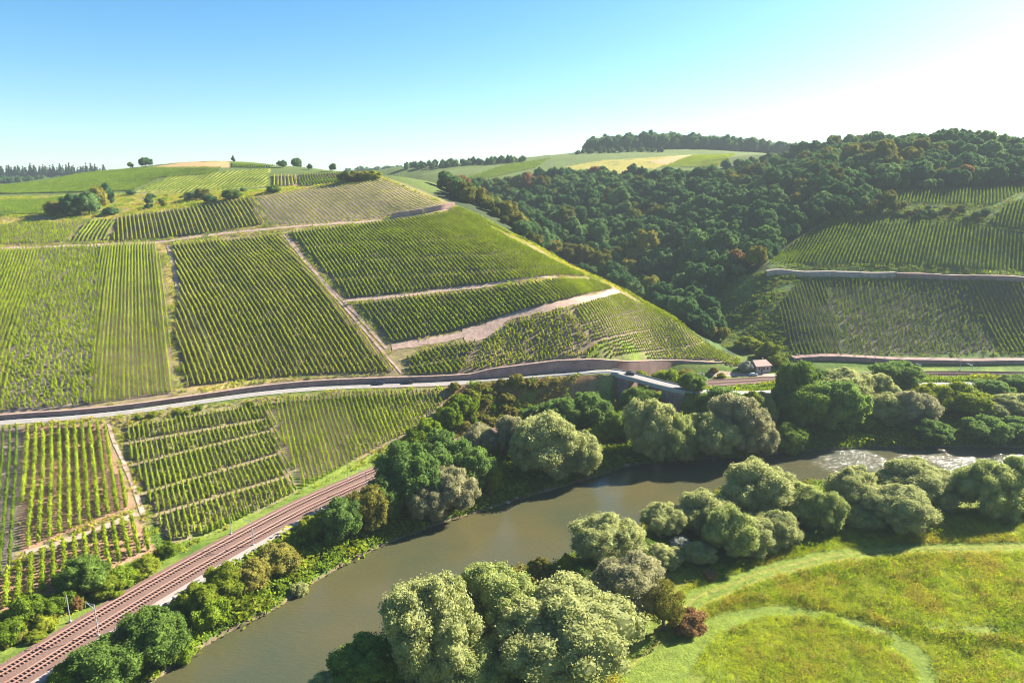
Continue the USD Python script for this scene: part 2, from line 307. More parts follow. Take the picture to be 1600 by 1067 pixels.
def wall_mat(name, a, b, joint):
    return usdkit.material(stage, L + name, {
        "g": ("geometry", {}), "sx": ("separate_xyz", {}), "ad": ("math", {"math_type": "multiply_add", "value2": 0.7}), "cx": ("combine_xyz", {}),
        "br": ("brick_texture", {"color1": a, "color2": b, "mortar": joint, "scale": 0.9, "mortar_size": 0.03, "brick_width": 0.6, "row_height": 0.3}),
        "n": ("noise_texture", {"scale": 0.25, "detail": 5.0}), "mx": ("mix", {"mix_type": "multiply", "fac": 0.75}), "r": ("rgb_ramp", {"ramp": [(0.25, (0.55, 0.5, 0.5)), (0.75, (1.15, 1.1, 1.1))]}),
        "bm": ("bump", {"strength": 0.6, "distance": 0.06}), "p": ("principled_bsdf", {"roughness": 0.9, "specular_ior_level": 0.2})},
        [("g.position", "sx.vector"), ("sx.y", "ad.value1"), ("sx.x", "ad.value3"), ("ad.value", "cx.x"), ("sx.z", "cx.y"), ("cx.vector", "br.vector"), ("g.position", "n.vector"),
         ("n.fac", "r.fac"), ("br.color", "mx.color1"), ("r.color", "mx.color2"), ("mx.color", "p.base_color"), ("br.fac", "bm.height"), ("bm.normal", "p.normal")], surface="p.BSDF")
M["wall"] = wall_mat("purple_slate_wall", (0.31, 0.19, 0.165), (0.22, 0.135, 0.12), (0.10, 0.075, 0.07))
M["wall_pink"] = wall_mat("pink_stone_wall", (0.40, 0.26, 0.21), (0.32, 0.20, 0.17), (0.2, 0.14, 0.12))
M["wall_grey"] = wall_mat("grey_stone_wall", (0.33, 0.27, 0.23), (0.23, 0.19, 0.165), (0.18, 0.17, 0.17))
M["water"] = usdkit.material(stage, L + "river_water", {
    "g": ("geometry", {}), "mp": ("mapping", {"rotation": (0, 0, 0.5), "scale": (0.55, 1.2, 1.0)}), "n": ("noise_texture", {"scale": 0.85, "detail": 5.0, "roughness": 0.62}),
    "n2": ("noise_texture", {"scale": 0.03, "detail": 3.0}), "r": ("rgb_ramp", {"ramp": [(0.35, (0.068, 0.060, 0.026)), (0.65, (0.046, 0.052, 0.028))]}),
    "n3": ("noise_texture", {"scale": 0.045, "detail": 2.0}), "mr": ("map_range", {"from_min": 0.35, "from_max": 0.65, "to_min": 0.35, "to_max": 1.0, "clamp": True}), "sx": ("separate_xyz", {}), "rf": ("map_range", {"from_min": 85.0, "from_max": 150.0, "to_min": 0.5, "to_max": 6.5, "clamp": True}), "hm": ("math", {"math_type": "multiply"}), "b": ("bump", {"distance": 0.26}), "p": ("principled_bsdf", {"roughness": 0.13, "ior": 1.33, "specular_ior_level": 0.5})},
    [("g.position", "mp.vector"), ("mp.vector", "n.vector"), ("g.position", "n2.vector"), ("n2.fac", "r.fac"), ("r.color", "p.base_color"), ("g.position", "n3.vector"), ("n3.fac", "mr.value"), ("mr.result", "b.strength"), ("g.position", "sx.vector"), ("sx.x", "rf.value"), ("n.fac", "hm.value1"), ("rf.result", "hm.value2"), ("hm.value", "b.height"), ("b.normal", "p.normal")], surface="p.BSDF")
M["ground"] = usdkit.material(stage, L + "ground", {
    "a": ("attribute", {"attribute": "zone"}), "g": ("geometry", {}), "n": ("noise_texture", {"scale": 0.35, "detail": 7.0, "roughness": 0.7}), "n2": ("noise_texture", {"scale": 2.2, "detail": 4.0, "roughness": 0.7}),
    "r": ("rgb_ramp", {"ramp": [(0.3, (0.62, 0.66, 0.7)), (0.7, (1.3, 1.25, 1.15))]}), "r2": ("rgb_ramp", {"ramp": [(0.3, (0.7, 0.7, 0.7)), (0.7, (1.25, 1.25, 1.25))]}),
    "m": ("mix", {"mix_type": "multiply", "fac": 1.0}), "m2": ("mix", {"mix_type": "multiply", "fac": 1.0}),
    "b": ("bump", {"strength": 0.7, "distance": 0.35}), "p": ("principled_bsdf", {"roughness": 0.95, "specular_ior_level": 0.1})},
    [("g.position", "n.vector"), ("g.position", "n2.vector"), ("n.fac", "r.fac"), ("n2.fac", "r2.fac"), ("a.color", "m.color1"), ("r.color", "m.color2"), ("m.color", "m2.color1"), ("r2.color", "m2.color2"),
     ("m2.color", "p.base_color"), ("n2.fac", "b.height"), ("b.normal", "p.normal")], surface="p.BSDF")

# ------------------------------------------------------------------ vineyard plots (corners in pixels of the photograph, laid on the ground)
D_DIR = ((440, 366), (624, 582))
PLOTS = [
 # name, corners, row direction, spacing, kind, style, rows as objects, soil, breaks
 dict(k="A", poly=[(-60, 392), (68, 389), (45, 450), (27, 520), (8, 640), (-60, 650)], d=((66, 392), (20, 560)), s=1.7, m="vine", st="stake", soil="soil"),
 dict(k="B", jit=.34, poly=[(66, 389), (160, 385), (153, 510), (143, 634), (4, 646), (22, 520), (42, 450)], d=((150, 390), (118, 630)), s=1.9, m="vine", st="stake", soil="soil_purple", gap=0.10),
 dict(k="C", poly=[(157, 384), (244, 381), (258, 430), (266, 520), (270, 616), (139, 634), (149, 510)], d=((215, 385), (222, 615)), s=1.6, m="vine", st="stake", soil="soil", obj="plot of upright yellow-green rows", frm="the dry grass strip", first="right"),
 dict(k="D", poly=[(268, 383), (438, 367), (620, 582), (500, 586), (400, 593), (290, 606), (272, 520), (280, 450)], d=D_DIR, s=2.05, m="vine_yellow", st="hedge", soil="soil_dark", obj="wide-striped plot above the road", frm="the diagonal footpath", first="right"),
 dict(k="E", poly=[(452, 363), (610, 346), (708, 331), (735, 340), (800, 374), (870, 411), (920, 434), (870, 431), (770, 443), (700, 450), (545, 467)], d=((520, 372), (586, 462)), s=2.0, m="vine", st="hedge", soil="soil_dark", br=[((470, 385), (770, 370)), ((490, 408), (830, 396)), ((515, 436), (880, 418))]),
 dict(k="F", poly=[(556, 474), (640, 464), (700, 458), (770, 450), (870, 437), (925, 438), (962, 452), (870, 472), (770, 500), (700, 520), (614, 536)], d=((640, 470), (680, 520)), s=2.0, m="vine", st="hedge", soil="soil_dark", obj="plot between the two curving dirt tracks", frm="the diagonal footpath", first="left"),
 dict(k="G", poly=[(632, 560), (690, 540), (752, 532), (722, 584), (645, 589)], d=((670, 548), (700, 586)), s=2.0, m="vine", st="hedge", soil="soil_dark", obj="small wedge plot above the roadside wall", frm="the diagonal footpath", first="left", br=[((640, 572), (735, 555))]),
 dict(k="H", jit=.34, poly=[(757, 532), (805, 500), (888, 481), (950, 563), (850, 571), (726, 584)], d=((800, 510), (826, 570)), s=1.8, m="vine_yellow", st="stake", soil="soil", gap=0.06),
 dict(k="I", poly=[(892, 481), (968, 459), (1010, 480), (1060, 510), (1146, 563), (1050, 564), (954, 564)], d=((960, 470), (1010, 555)), s=2.0, m="vine", st="hedge", soil="soil", br=[((905, 510), (1015, 484)), ((925, 535), (1075, 505)), ((960, 560), (1110, 535))], bw=0.15),
 dict(k="J", poly=[(-50, 672), (34, 668), (30, 760), (22, 880), (-50, 960)], d=((20, 680), (5, 900)), s=1.9, m="vine_dark", st="stake", soil="soil_purple"),
 dict(k="K", poly=[(36, 667), (164, 662), (182, 720), (212, 792), (130, 822), (48, 856), (32, 870), (34, 760)], d=((100, 668), (104, 830)), s=2.3, m="vine", st="stake", soil="soil_red", big=1.3, gap=0.05, obj="red-earth plot below the road", frm="the grassy path", first="right"),
 dict(k="L", poly=[(28, 890), (50, 870), (215, 811), (244, 862), (150, 897), (60, 935), (-50, 975), (-50, 915)], d=((118, 850), (124, 920)), s=2.3, m="vine", st="stake", soil="soil_red", big=1.3, gap=0.05, obj="lowest red-earth plot by the railway", frm="the grassy path", first="right"),
 dict(k="M", poly=[(192, 668), (400, 633), (424, 627), (441, 700), (468, 768), (330, 836), (262, 850), (222, 760), (198, 700)], d=((300, 660), (352, 820)), s=1.55, m="vine", st="hedge", soil="soil", obj="terraced plot between road and railway", frm="the grassy path", first="left", br=[((195, 693), (415, 655)), ((205, 727), (430, 672)), ((222, 772), (445, 707)), ((235, 808), (460, 742))], bw=0.9),
 dict(k="N", poly=[(428, 626), (560, 614), (704, 610), (690, 638), (640, 678), (600, 697), (540, 731), (474, 766), (444, 700)], d=((560, 620), (590, 700)), s=1.65, m="vine", st="stake", soil="soil", obj="dotted plot below the two parked cars", frm="the terraced plot", first="left"),
 dict(k="O", poly=[(184, 340), (300, 325), (396, 309), (416, 350), (330, 364), (252, 373), (174, 378)], d=((330, 320), (352, 362)), s=2.6, m="vine_yellow", st="hedge", soil="soil_dark", obj="dark-soiled plot below the hilltop scrub", frm="the pale stony plot", first="right"),
 dict(k="P", poly=[(402, 308), (500, 291), (594, 279), (640, 297), (702, 325), (610, 338), (520, 347), (422, 352)], d=((480, 298), (540, 345)), s=2.6, m="vine_yellow", st="young", soil="soil_pink"),
 dict(k="Q", poly=[(106, 378), (140, 346), (182, 341), (170, 377)], d=((170, 345), (150, 376)), s=2.6, m="vine", st="hedge", soil="soil", obj="short fan of rows by the bend", frm="the dark-soiled plot", first="right"),
 dict(k="R", jit=.34, poly=[(-60, 352), (60, 350), (134, 347), (100, 380), (-60, 386)], d=((60, 352), (30, 382)), s=2.2, m="vine", st="stake", soil="soil", gap=0.1),
 dict(k="S", poly=[(-60, 315), (60, 312), (110, 309), (80, 334), (-60, 342)], d=((60, 313), (20, 340)), s=2.2, m="vine_dark", st="hedge", soil="grass"),
 dict(k="T", poly=[(-60, 297), (60, 285), (130, 272), (225, 263), (350, 262), (330, 272), (250, 278), (205, 299), (-60, 305)], d=((140, 272), (60, 302)), s=2.2, m="vine_dark", st="hedge", soil="grass"),
 dict(k="U", poly=[(215, 299), (265, 276), (340, 270), (420, 264), (420, 291), (340, 298), (280, 302)], d=((395, 268), (350, 296)), s=4.4, m="vine_dark", st="hedge", soil="ridge"),
 dict(k="V", poly=[(426, 275), (464, 274), (464, 291), (426, 291)], d=((445, 276), (446, 291)), s=3.2, m="vine_yellow", st="hedge", soil="soil", obj="gapped plot on the hilltop", frm="the sunny striped slope", first="left"),
 dict(k="W", poly=[(467, 273), (540, 270), (556, 283), (467, 293)], d=((490, 275), (500, 290)), s=2.4, m="vine_dark", st="hedge", soil="soil_dark"),
 dict(k="X", poly=[(362, 255), (428, 259), (422, 263), (362, 262)], d=((380, 256), (376, 261)), s=2.4, m="vine_dark", st="hedge", soil="grass"),
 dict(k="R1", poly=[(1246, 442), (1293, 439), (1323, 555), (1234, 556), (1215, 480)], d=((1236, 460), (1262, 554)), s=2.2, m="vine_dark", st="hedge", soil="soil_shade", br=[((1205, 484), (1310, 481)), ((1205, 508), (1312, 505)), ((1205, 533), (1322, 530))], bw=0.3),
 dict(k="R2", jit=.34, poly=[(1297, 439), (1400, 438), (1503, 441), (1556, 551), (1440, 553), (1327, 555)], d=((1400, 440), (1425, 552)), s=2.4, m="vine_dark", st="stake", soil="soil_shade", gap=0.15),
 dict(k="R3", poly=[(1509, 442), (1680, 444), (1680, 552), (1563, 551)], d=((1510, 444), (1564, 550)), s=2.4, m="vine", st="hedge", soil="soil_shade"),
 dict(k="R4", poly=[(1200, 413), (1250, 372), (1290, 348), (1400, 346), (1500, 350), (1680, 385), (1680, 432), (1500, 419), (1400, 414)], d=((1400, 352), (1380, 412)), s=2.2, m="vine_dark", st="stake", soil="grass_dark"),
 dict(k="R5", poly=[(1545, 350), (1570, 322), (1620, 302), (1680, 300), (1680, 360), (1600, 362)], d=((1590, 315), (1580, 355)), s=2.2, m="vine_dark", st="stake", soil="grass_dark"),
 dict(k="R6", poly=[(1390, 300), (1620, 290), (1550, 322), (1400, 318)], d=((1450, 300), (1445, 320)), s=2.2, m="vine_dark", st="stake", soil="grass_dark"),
 dict(k="Y1", poly=[(1030, 262), (1085, 243), (1150, 241), (1120, 262)], d=((1080, 250), (1060, 262)), s=3.0, m="vine", st="hedge", soil="grass"),
 dict(k="Y2", poly=[(725, 280), (790, 258), (860, 248), (840, 262), (760, 280)], d=((800, 258), (770, 275)), s=3.0, m="vine_dark", st="hedge", soil="grass"),
]
for p in PLOTS: p["g"] = gpoly(p["poly"])
crest = LineString([(-39, 470), (18, 432), (61, 396), (90, 362), (116, 353)]).buffer(6.5)
for k_ in "EFI":             # these plots run over the edge of the spur
    p = next(p for p in PLOTS if p["k"] == k_); p["g"] = p["g"].union(crest.intersection(p["g"].buffer(16)).difference(shapely.union_all([o["g"].buffer(2.2) for o in PLOTS if o is not p]))).buffer(1.5).buffer(-1.5)
    if p["g"].geom_type != "Polygon": p["g"] = max(p["g"].geoms, key=lambda g_: g_.area)

# ------------------------------------------------------------------ ground colours by zone
SOIL = dict(soil=(0.20, 0.145, 0.105), soil_purple=(0.20, 0.150, 0.140), soil_red=(0.30, 0.17, 0.115), soil_dark=(0.15, 0.105, 0.075), soil_pink=(0.27, 0.195, 0.155),
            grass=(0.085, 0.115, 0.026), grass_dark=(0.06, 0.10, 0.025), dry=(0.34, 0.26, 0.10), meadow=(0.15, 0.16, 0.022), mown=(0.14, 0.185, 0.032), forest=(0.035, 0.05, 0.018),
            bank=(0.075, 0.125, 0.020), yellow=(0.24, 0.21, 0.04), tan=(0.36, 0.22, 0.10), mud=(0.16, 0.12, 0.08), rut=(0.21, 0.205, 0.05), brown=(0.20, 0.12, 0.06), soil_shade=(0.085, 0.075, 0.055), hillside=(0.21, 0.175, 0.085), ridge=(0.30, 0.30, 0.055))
FX, FY, FZ = flat[:, 0], flat[:, 1], GZ.ravel()
nz = meshkit.fbm(np.stack([FX, FY, FX * 0], 1) / 14.0, 4, 11)[:, None]
col = np.array(SOIL["grass"]) * np.ones((len(flat), 1))
def paint(poly, name, soft=None):
    b = poly.bounds; q = (FX > b[0] - 3) & (FX < b[2] + 3) & (FY > b[1] - 3) & (FY < b[3] + 3); k = np.nonzero(q)[0]
    k = k[shapely.contains_xy(poly, FX[k], FY[k])]; c = np.array(SOIL[name]); col[k] = c if soft is None else col[k] + (c - col[k]) * sst(nz[k], *soft)
hill_poly = gpoly([(-70, 310), (100, 306), (300, 300), (420, 296), (595, 276), (712, 324), (850, 388), (970, 450), (1060, 507), (1146, 563), (1000, 568), (850, 574), (700, 592), (500, 598), (300, 618), (100, 644), (-70, 652)]); paint(hill_poly, "hillside"); paint(hill_poly, "dry", (0.5, 0.75))
paint(gpoly([(-70, 664), (100, 658), (300, 634), (500, 612), (700, 606), (700, 640), (600, 700), (480, 768), (330, 842), (250, 864), (60, 940), (-70, 990)]), "hillside")
col[(FZ < 8) & (FY < 420)] = SOIL["bank"]
WOODS = [[(690, 306), (740, 296), (840, 284), (900, 286), (1000, 282), (1030, 287), (1130, 280), (1220, 268), (1290, 280), (1340, 300), (1390, 330), (1295, 345), (1195, 415), (1130, 430), (1100, 470), (1105, 540), (1060, 500), (960, 440), (800, 366), (720, 320)],
         [(1232, 250), (1290, 240), (1380, 228), (1450, 222), (1530, 232), (1680, 240), (1680, 296), (1545, 290), (1390, 296), (1330, 290), (1270, 268)]]
wood_polys = []
for wp in WOODS:
    q = GP(dense(wp + [wp[0]], 10.0)); wood_polys.append(Polygon(q[:, :2]).buffer(0).buffer(6))
for w in wood_polys: paint(w, "forest")
val = Polygon([(112, 352), (95, 420), (60, 490), (20, 580), (-40, 690), (-20, 760), (60, 660), (110, 560), (150, 470), (160, 400)]); paint(val, "forest")
meadow = Polygon([tuple(p) for p in near_bank[:, :2]] + [(700, 200), (700, 20), (0, 20)]).buffer(0)
paint(meadow, "meadow"); paint(meadow, "mown", (0.5, 0.75))
MOWN_PX = [[(960, 1067), (1000, 1010), (1060, 985), (1130, 955), (1220, 945), (1300, 955), (1390, 985), (1450, 1020), (1470, 1067), (1440, 1080), (1420, 1030), (1350, 985), (1280, 965), (1200, 962), (1130, 985), (1090, 1030), (1060, 1080)],
           [(1000, 985), (1080, 920), (1180, 885), (1280, 862), (1400, 850), (1640, 846), (1640, 862), (1420, 866), (1300, 880), (1200, 905), (1100, 945), (1010, 1010), (930, 1080), (890, 1080)]]
for m_ in MOWN_PX: paint(gpoly(m_), "mown")
for ln_ in ([(930, 1060), (1010, 996), (1090, 932), (1190, 893), (1290, 869), (1400, 857), (1640, 852)], [(950, 1066), (1030, 1003), (1105, 942), (1200, 901), (1300, 876), (1410, 863), (1640, 858)]):
    paint(LineString(GP(dense(ln_, 8))[:, :2]).buffer(0.45), "rut")
paint(gpoly([(185, 338), (240, 305), (400, 300), (420, 296), (400, 307), (300, 322)]), "yellow", (0.25, 0.45))
paint(gpoly([(-60, 305), (60, 308), (60, 325), (-60, 328)]), "yellow", (0.3, 0.5))
paint(gpoly([(225, 263), (290, 254), (355, 252), (360, 262), (300, 262)]), "tan")
paint(gpoly([(500, 292), (426, 293), (360, 300), (420, 305), (590, 278), (560, 284)]), "dry", (0.2, 0.5))
paint(gpoly([(880, 262), (930, 252), (1080, 242), (1030, 262), (960, 275), (920, 270)]), "yellow", (0.2, 0.4)); paint(gpoly([(1010, 252), (1085, 241), (1040, 258)]), "tan")
paint(gpoly([(600, 277), (640, 290), (715, 322), (710, 330), (640, 300)]), "hillside")
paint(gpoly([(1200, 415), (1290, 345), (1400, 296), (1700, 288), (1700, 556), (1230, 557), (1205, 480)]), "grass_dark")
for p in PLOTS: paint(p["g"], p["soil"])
paint(gpoly([(246, 380), (262, 382), (276, 450), (272, 520), (268, 530), (262, 430)]), "dry")
paint(gpoly([(700, 598), (960, 584), (960, 610), (900, 640), (800, 670), (720, 675), (690, 650)]), "brown"); paint(gpoly([(780, 655), (830, 648), (830, 665), (770, 672)]), "dry")
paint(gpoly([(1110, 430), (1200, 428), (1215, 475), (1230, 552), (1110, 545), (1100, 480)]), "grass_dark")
paint(Polygon(rail_mid[:, :2] if False else LineString(rail_mid[:, :2]).buffer(13).exterior.coords), "mown", (0.3, 0.6))
dr_ = dr.reshape(-1); col[(dr_ < 0.7) & (~inside)] = SOIL["mud"]; col[inside] = SOIL["mud"]
ni, nj = GX.shape
idx = np.arange(ni * nj).reshape(ni, nj)
f4 = np.stack([idx[:-1, :-1], idx[:-1, 1:], idx[1:, 1:], idx[1:, :-1]], -1).reshape(-1, 4)
tv = np.stack([FX, FY, FZ], 1)
ground = obj("ground", (tv, f4), M["ground"], smooth=True, label="valley floor, vineyard hill and opposite slopes", kind="structure")
pv = UsdGeom.PrimvarsAPI(ground).CreatePrimvar("zone", Sdf.ValueTypeNames.Color3fArray, "vertex"); pv.Set(Vt.Vec3fArray.FromNumpy(col.astype(np.float32)))
wx, wy = np.meshgrid(np.linspace(-220, 620, 60), np.linspace(40, 320, 30), indexing="ij")
wpoly = river.buffer(4)
obj("river_water", trimesh.creation.extrude_polygon(wpoly.simplify(0.3), 0.05, engine="earcut").apply_translation([0, 0, -0.05]), M["water"], label="olive brown river bending between wooded banks", kind="structure")
#@@BODY
# ------------------------------------------------------------------ roads, walls, bridge
def strip(line, width, z_off=0.06, across=3, z=None):
    """A band of the given width along a line, lying on z or on the ground."""
    p = np.asarray(line, float); t = np.gradient(p[:, :2], axis=0); t /= np.linalg.norm(t, axis=1, keepdims=True) + 1e-9; n = np.stack([-t[:, 1], t[:, 0]], 1)
    w = np.broadcast_to(np.asarray(width, float), (len(p),)); V = []
    for s in np.linspace(-0.5, 0.5, across):
        q = p[:, :2] + n * (s * w)[:, None]; V.append(np.column_stack([q, (H(q[:, 0], q[:, 1]) if z is None else np.broadcast_to(z, (len(p),))) + z_off]))
    V = np.stack(V, 1); m, k = V.shape[:2]; ix = np.arange(m * k).reshape(m, k)
    f = np.stack([ix[:-1, :-1], ix[1:, :-1], ix[1:, 1:], ix[:-1, 1:]], -1).reshape(-1, 4)[:, ::-1]
    return V.reshape(-1, 3), f
def offset(line, d):
    p = np.asarray(line, float).copy(); t = np.gradient(p[:, :2], axis=0); t /= np.linalg.norm(t, axis=1, keepdims=True) + 1e-9
    p[:, 0] += -t[:, 1] * d; p[:, 1] += t[:, 0] * d; return p
def wall_mesh(line, bottom, top, thick, back=None):
    """A wall along a line: its face on the line, its body behind (to the left of the line's run)."""
    a, b = np.asarray(line, float), offset(line, thick); n = len(a); bot = np.broadcast_to(bottom, (n,)); top = np.broadcast_to(top, (n,))
    V = np.stack([np.column_stack([a[:, :2], bot]), np.column_stack([a[:, :2], top]), np.column_stack([b[:, :2], top + 0.15]), np.column_stack([b[:, :2], bot])], 1)
    ix = np.arange(n * 4).reshape(n, 4); f = [np.stack([ix[:-1, k], ix[1:, k], ix[1:, (k + 1) % 4], ix[:-1, (k + 1) % 4]], -1) for k in range(4)]
    f = np.vstack(f + [ix[:1, ::-1], ix[-1:]])
    m = trimesh.Trimesh(V.reshape(-1, 3), np.vstack([f[:, [0, 1, 2]], f[:, [0, 2, 3]]]), process=False); m.fix_normals(); return m

hill_road = road_mid
obj("road", strip(hill_road, 5.2, 0.10, 3, z=hill_road[:, 2]), M["asphalt"], label="pale country road running along the foot of the vineyard hill", kind="structure")
for s in (-2.4, 2.4):
    obj("road_marking", strip(offset(hill_road, s), 0.12, 0.106, 2, z=hill_road[:, 2]), M["white"], kind="structure", label=f"white edge line painted on the {'valley' if s < 0 else 'hill'} side of the road")
# retaining wall above the road
wl = wall_mid[(wall_mid[:, 0] > -275)]
rw = thing("retaining_wall", label="long purple stone retaining wall between road and vineyard", cat="wall")
seg = wl; obj("masonry", wall_mesh(seg, np.minimum(seg[:, 2] - 0.5, 17.5) - np.where(seg[:, 0] > 45, 6, 0), WALL_TOP(seg[:, 0]), 1.9), M["wall"], rw)
obj("coping", wall_mesh(offset(seg, -0.08), WALL_TOP(seg[:, 0]) + 0.003, WALL_TOP(seg[:, 0]) + 0.2, 0.6), M["dirt"], rw)
# low masonry below the road
lw = offset(hill_road[(hill_road[:, 0] > -60) & (hill_road[:, 0] < -14)], -3.6)
obj("lower_wall", wall_mesh(lw, ROAD_Z - 5.5, ROAD_Z + 0.02, 0.5), M["wall"], label="shaded stone wall holding the road above the dotted vineyard", cat="wall")
# guard rail on the river side
gl = hill_road[(hill_road[:, 0] > -16) & (hill_road[:, 0] < 50)]; gl = offset(gl, -3.45)
gr = thing("guard_rail", label="pale steel guard rail on the river side of the road", cat="guard rail")
obj("beam", wall_mesh(gl, gl[:, 2] + 0.45, gl[:, 2] + 0.80, 0.08), M["steel"], gr)
for k in range(0, len(gl), 2): obj("post", box((gl[k, 0] - 0.06, gl[k, 1] - 0.06, gl[k, 2] - 0.4), (gl[k, 0] + 0.06, gl[k, 1] + 0.06, gl[k, 2] + 0.72)), M["steel"], gr)
# bridge over the railway
bi = np.nonzero((hill_road[:, 0] > 44) & (hill_road[:, 0] < 78) & (hill_road[:, 2] > 15.5))[0]; bl = hill_road[bi]
br = thing("road_bridge", label="road bridge with dark stone abutment crossing over the railway", cat="bridge")
obj("deck", wall_mesh(offset(bl, -3.6), bl[:, 2] - 1.2, bl[:, 2] - 0.25, 7.2), M["concrete"], br)
for s in (-3.75, 3.4): obj("parapet", wall_mesh(offset(bl, s), bl[:, 2] - 0.9, bl[:, 2] + 0.45, 0.3), M["concrete"], br)
for a, b in ((0, 6), (len(bl) - 8, len(bl))):
    al = bl[a:b]; obj("abutment", wall_mesh(offset(al, -3.5), 3.0, al[:, 2] - 1.203, 7.0), M["wall"], br)
obj("lane", strip(lane_mid, 4.0, 0.12), M["dirt"], label="narrow pale lane at the foot of the spur behind the bushes", kind="structure")

TRACKS = []
def track(px, w, label, name="dirt_track", mat="dirt"):
    q = smooth_line(GP(px), 1.2); TRACKS.append((q, w)); obj(name, strip(q, w * (0.62 + 0.75 * meshkit.fbm(q * [.35, .35, 0], 3, 4)), 0.16, 4), M[mat], label=label, kind="structure")
track([(-40, 391), (60, 387), (150, 383), (250, 378.5), (350, 365), (430, 357), (520, 350), (610, 343)], 4.2, "dirt track along the top of the steep vineyard slope")
track([(608, 343.2), (660, 335.5), (711, 327.5)], 3.0, "short ledge track below the pink stone wall")
track([(540, 469.5), (620, 463), (700, 453.5), (765, 445.5), (870, 434)], 3.2, "upper curving dirt track across the spur")
track([(612, 543), (660, 535), (720, 524), (770, 507), (800, 494), (870, 478), (930, 466), (966, 455)], 4.4, "lower curving dirt track leading to the spur edge")
track([(724, 525), (750, 520), (785, 508)], 9.0, "wide pink turning place beside the lower curving track", "dirt_patch")
track([(443, 366), (500, 436), (545, 488), (600, 552), (628, 584)], 1.1, "straight diagonal footpath down the vineyard slope", "footpath")
track([(448, 366), (470, 396), (498, 432), (540, 474), (575, 512), (604, 545)], 1.4, "rough strip beside the diagonal footpath", "footpath")
track([(262, 384), (272, 420), (283, 470), (318, 520), (330, 560)], 1.8, "bare earth strip inside the striped plot", "footpath")
track([(40, 864), (90, 849), (150, 829), (216, 803)], 2.4, "stony pink path crossing the red-earth vineyard", "footpath")
track([(170, 662), (178, 690), (192, 720), (212, 770), (224, 805)], 1.3, "grassy dirt path between two lower vineyard plots", "footpath")
# pink stone wall under the spur peak
for px, hh, w in (([(612, 341), (640, 337), (660, 334)], 3.2, "long pink stone wall under the pale stony plot"), ([(664, 333.5), (690, 329), (711, 325)], 3.6, "short pink stone wall at the spur shoulder")):
    q = smooth_line(GP(px), 2.0); z = H(q[:, 0], q[:, 1]); obj("terrace_wall", wall_mesh(q, z - 1.5, z + hh, 2.2), M["wall_pink"], label=w, cat="wall")
# wall across the valley
q = smooth_line(GP([(1198, 432), (1260, 433), (1330, 433.5), (1400, 434)]), 3.0); z = H(q[:, 0], q[:, 1])
obj("terrace_wall", wall_mesh(q, z - 2, z + 3.4, 3.0), M["wall_grey"], label="grey stone terrace wall across the valley, paler stretch", cat="wall")
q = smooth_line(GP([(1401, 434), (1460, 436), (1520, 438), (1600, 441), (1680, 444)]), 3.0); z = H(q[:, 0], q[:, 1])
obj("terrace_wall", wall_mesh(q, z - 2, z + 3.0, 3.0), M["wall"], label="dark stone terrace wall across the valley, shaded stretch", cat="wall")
q = smooth_line(at_y([1240, 1300, 1400, 1500, 1600, 1700], [574, 572.5, 570.5, 570, 570, 570], 357.0), 3.0); z = H(q[:, 0], q[:, 1])
obj("terrace_wall", wall_mesh(q, z - 2, H(q[:, 0], q[:, 1] + 7) + 0.3, 5.0), M["wall"], label="dark wall at the foot of the shaded vineyard behind the railway", cat="wall")

# ------------------------------------------------------------------ railway
rail_line = rail_mid[rail_mid[:, 1] > 95]
obj("ballast_bed", strip(rail_line, 11.0, 0.0, 3, z=RAIL_Z + 0.02), M["ballast"], label="reddish ballast bed of the double railway line", kind="structure")
obj("gravel_path", strip(offset(rail_line[rail_line[:, 0] < 0], -6.9), 2.8, 0.0, 3, z=RAIL_Z + 0.05), M["gravel"], label="pale gravel service path beside the railway", kind="structure")
for ti, (off, lab) in enumerate(((2.45, "railway track on the hill side of the line with rusty sleepers"), (-2.45, "railway track on the river side of the line with rusty sleepers"))):
    tr = thing("railway_track", label=lab, cat="railway track", group="tracks of the double railway line")
    tl = offset(rail_line, off)
    for g in (-0.75, 0.75):
        gl_ = offset(tl, g); obj("rail", wall_mesh(gl_, RAIL_Z + 0.26, RAIL_Z + 0.42, 0.14), M["rail"], tr)
    dl = np.concatenate([[0], np.cumsum(np.linalg.norm(np.diff(tl[:, :2], axis=0), axis=1))]); far = []; n = 0
    for s in np.arange(0, dl[-1], 0.78):
        x, y = np.interp(s, dl, tl[:, 0]), np.interp(s, dl, tl[:, 1]); k = min(np.searchsorted(dl, s), len(tl) - 2); a = math.atan2(*(tl[k + 1, :2] - tl[k, :2])[::-1])
        b = trimesh.creation.box((0.26, 2.6, 0.22)); b.apply_transform(trimesh.transformations.rotation_matrix(a, (0, 0, 1))); b.apply_translation((x, y, RAIL_Z + 0.15))
        if n < 290 and x < -20: obj("sleeper", b, M["sleeper"], tr); n += 1
        elif x > 200 or x < -20: far.append(b)
    if far: tag(obj("far_sleepers", cat(far), M["sleeper"], tr), kind="stuff")
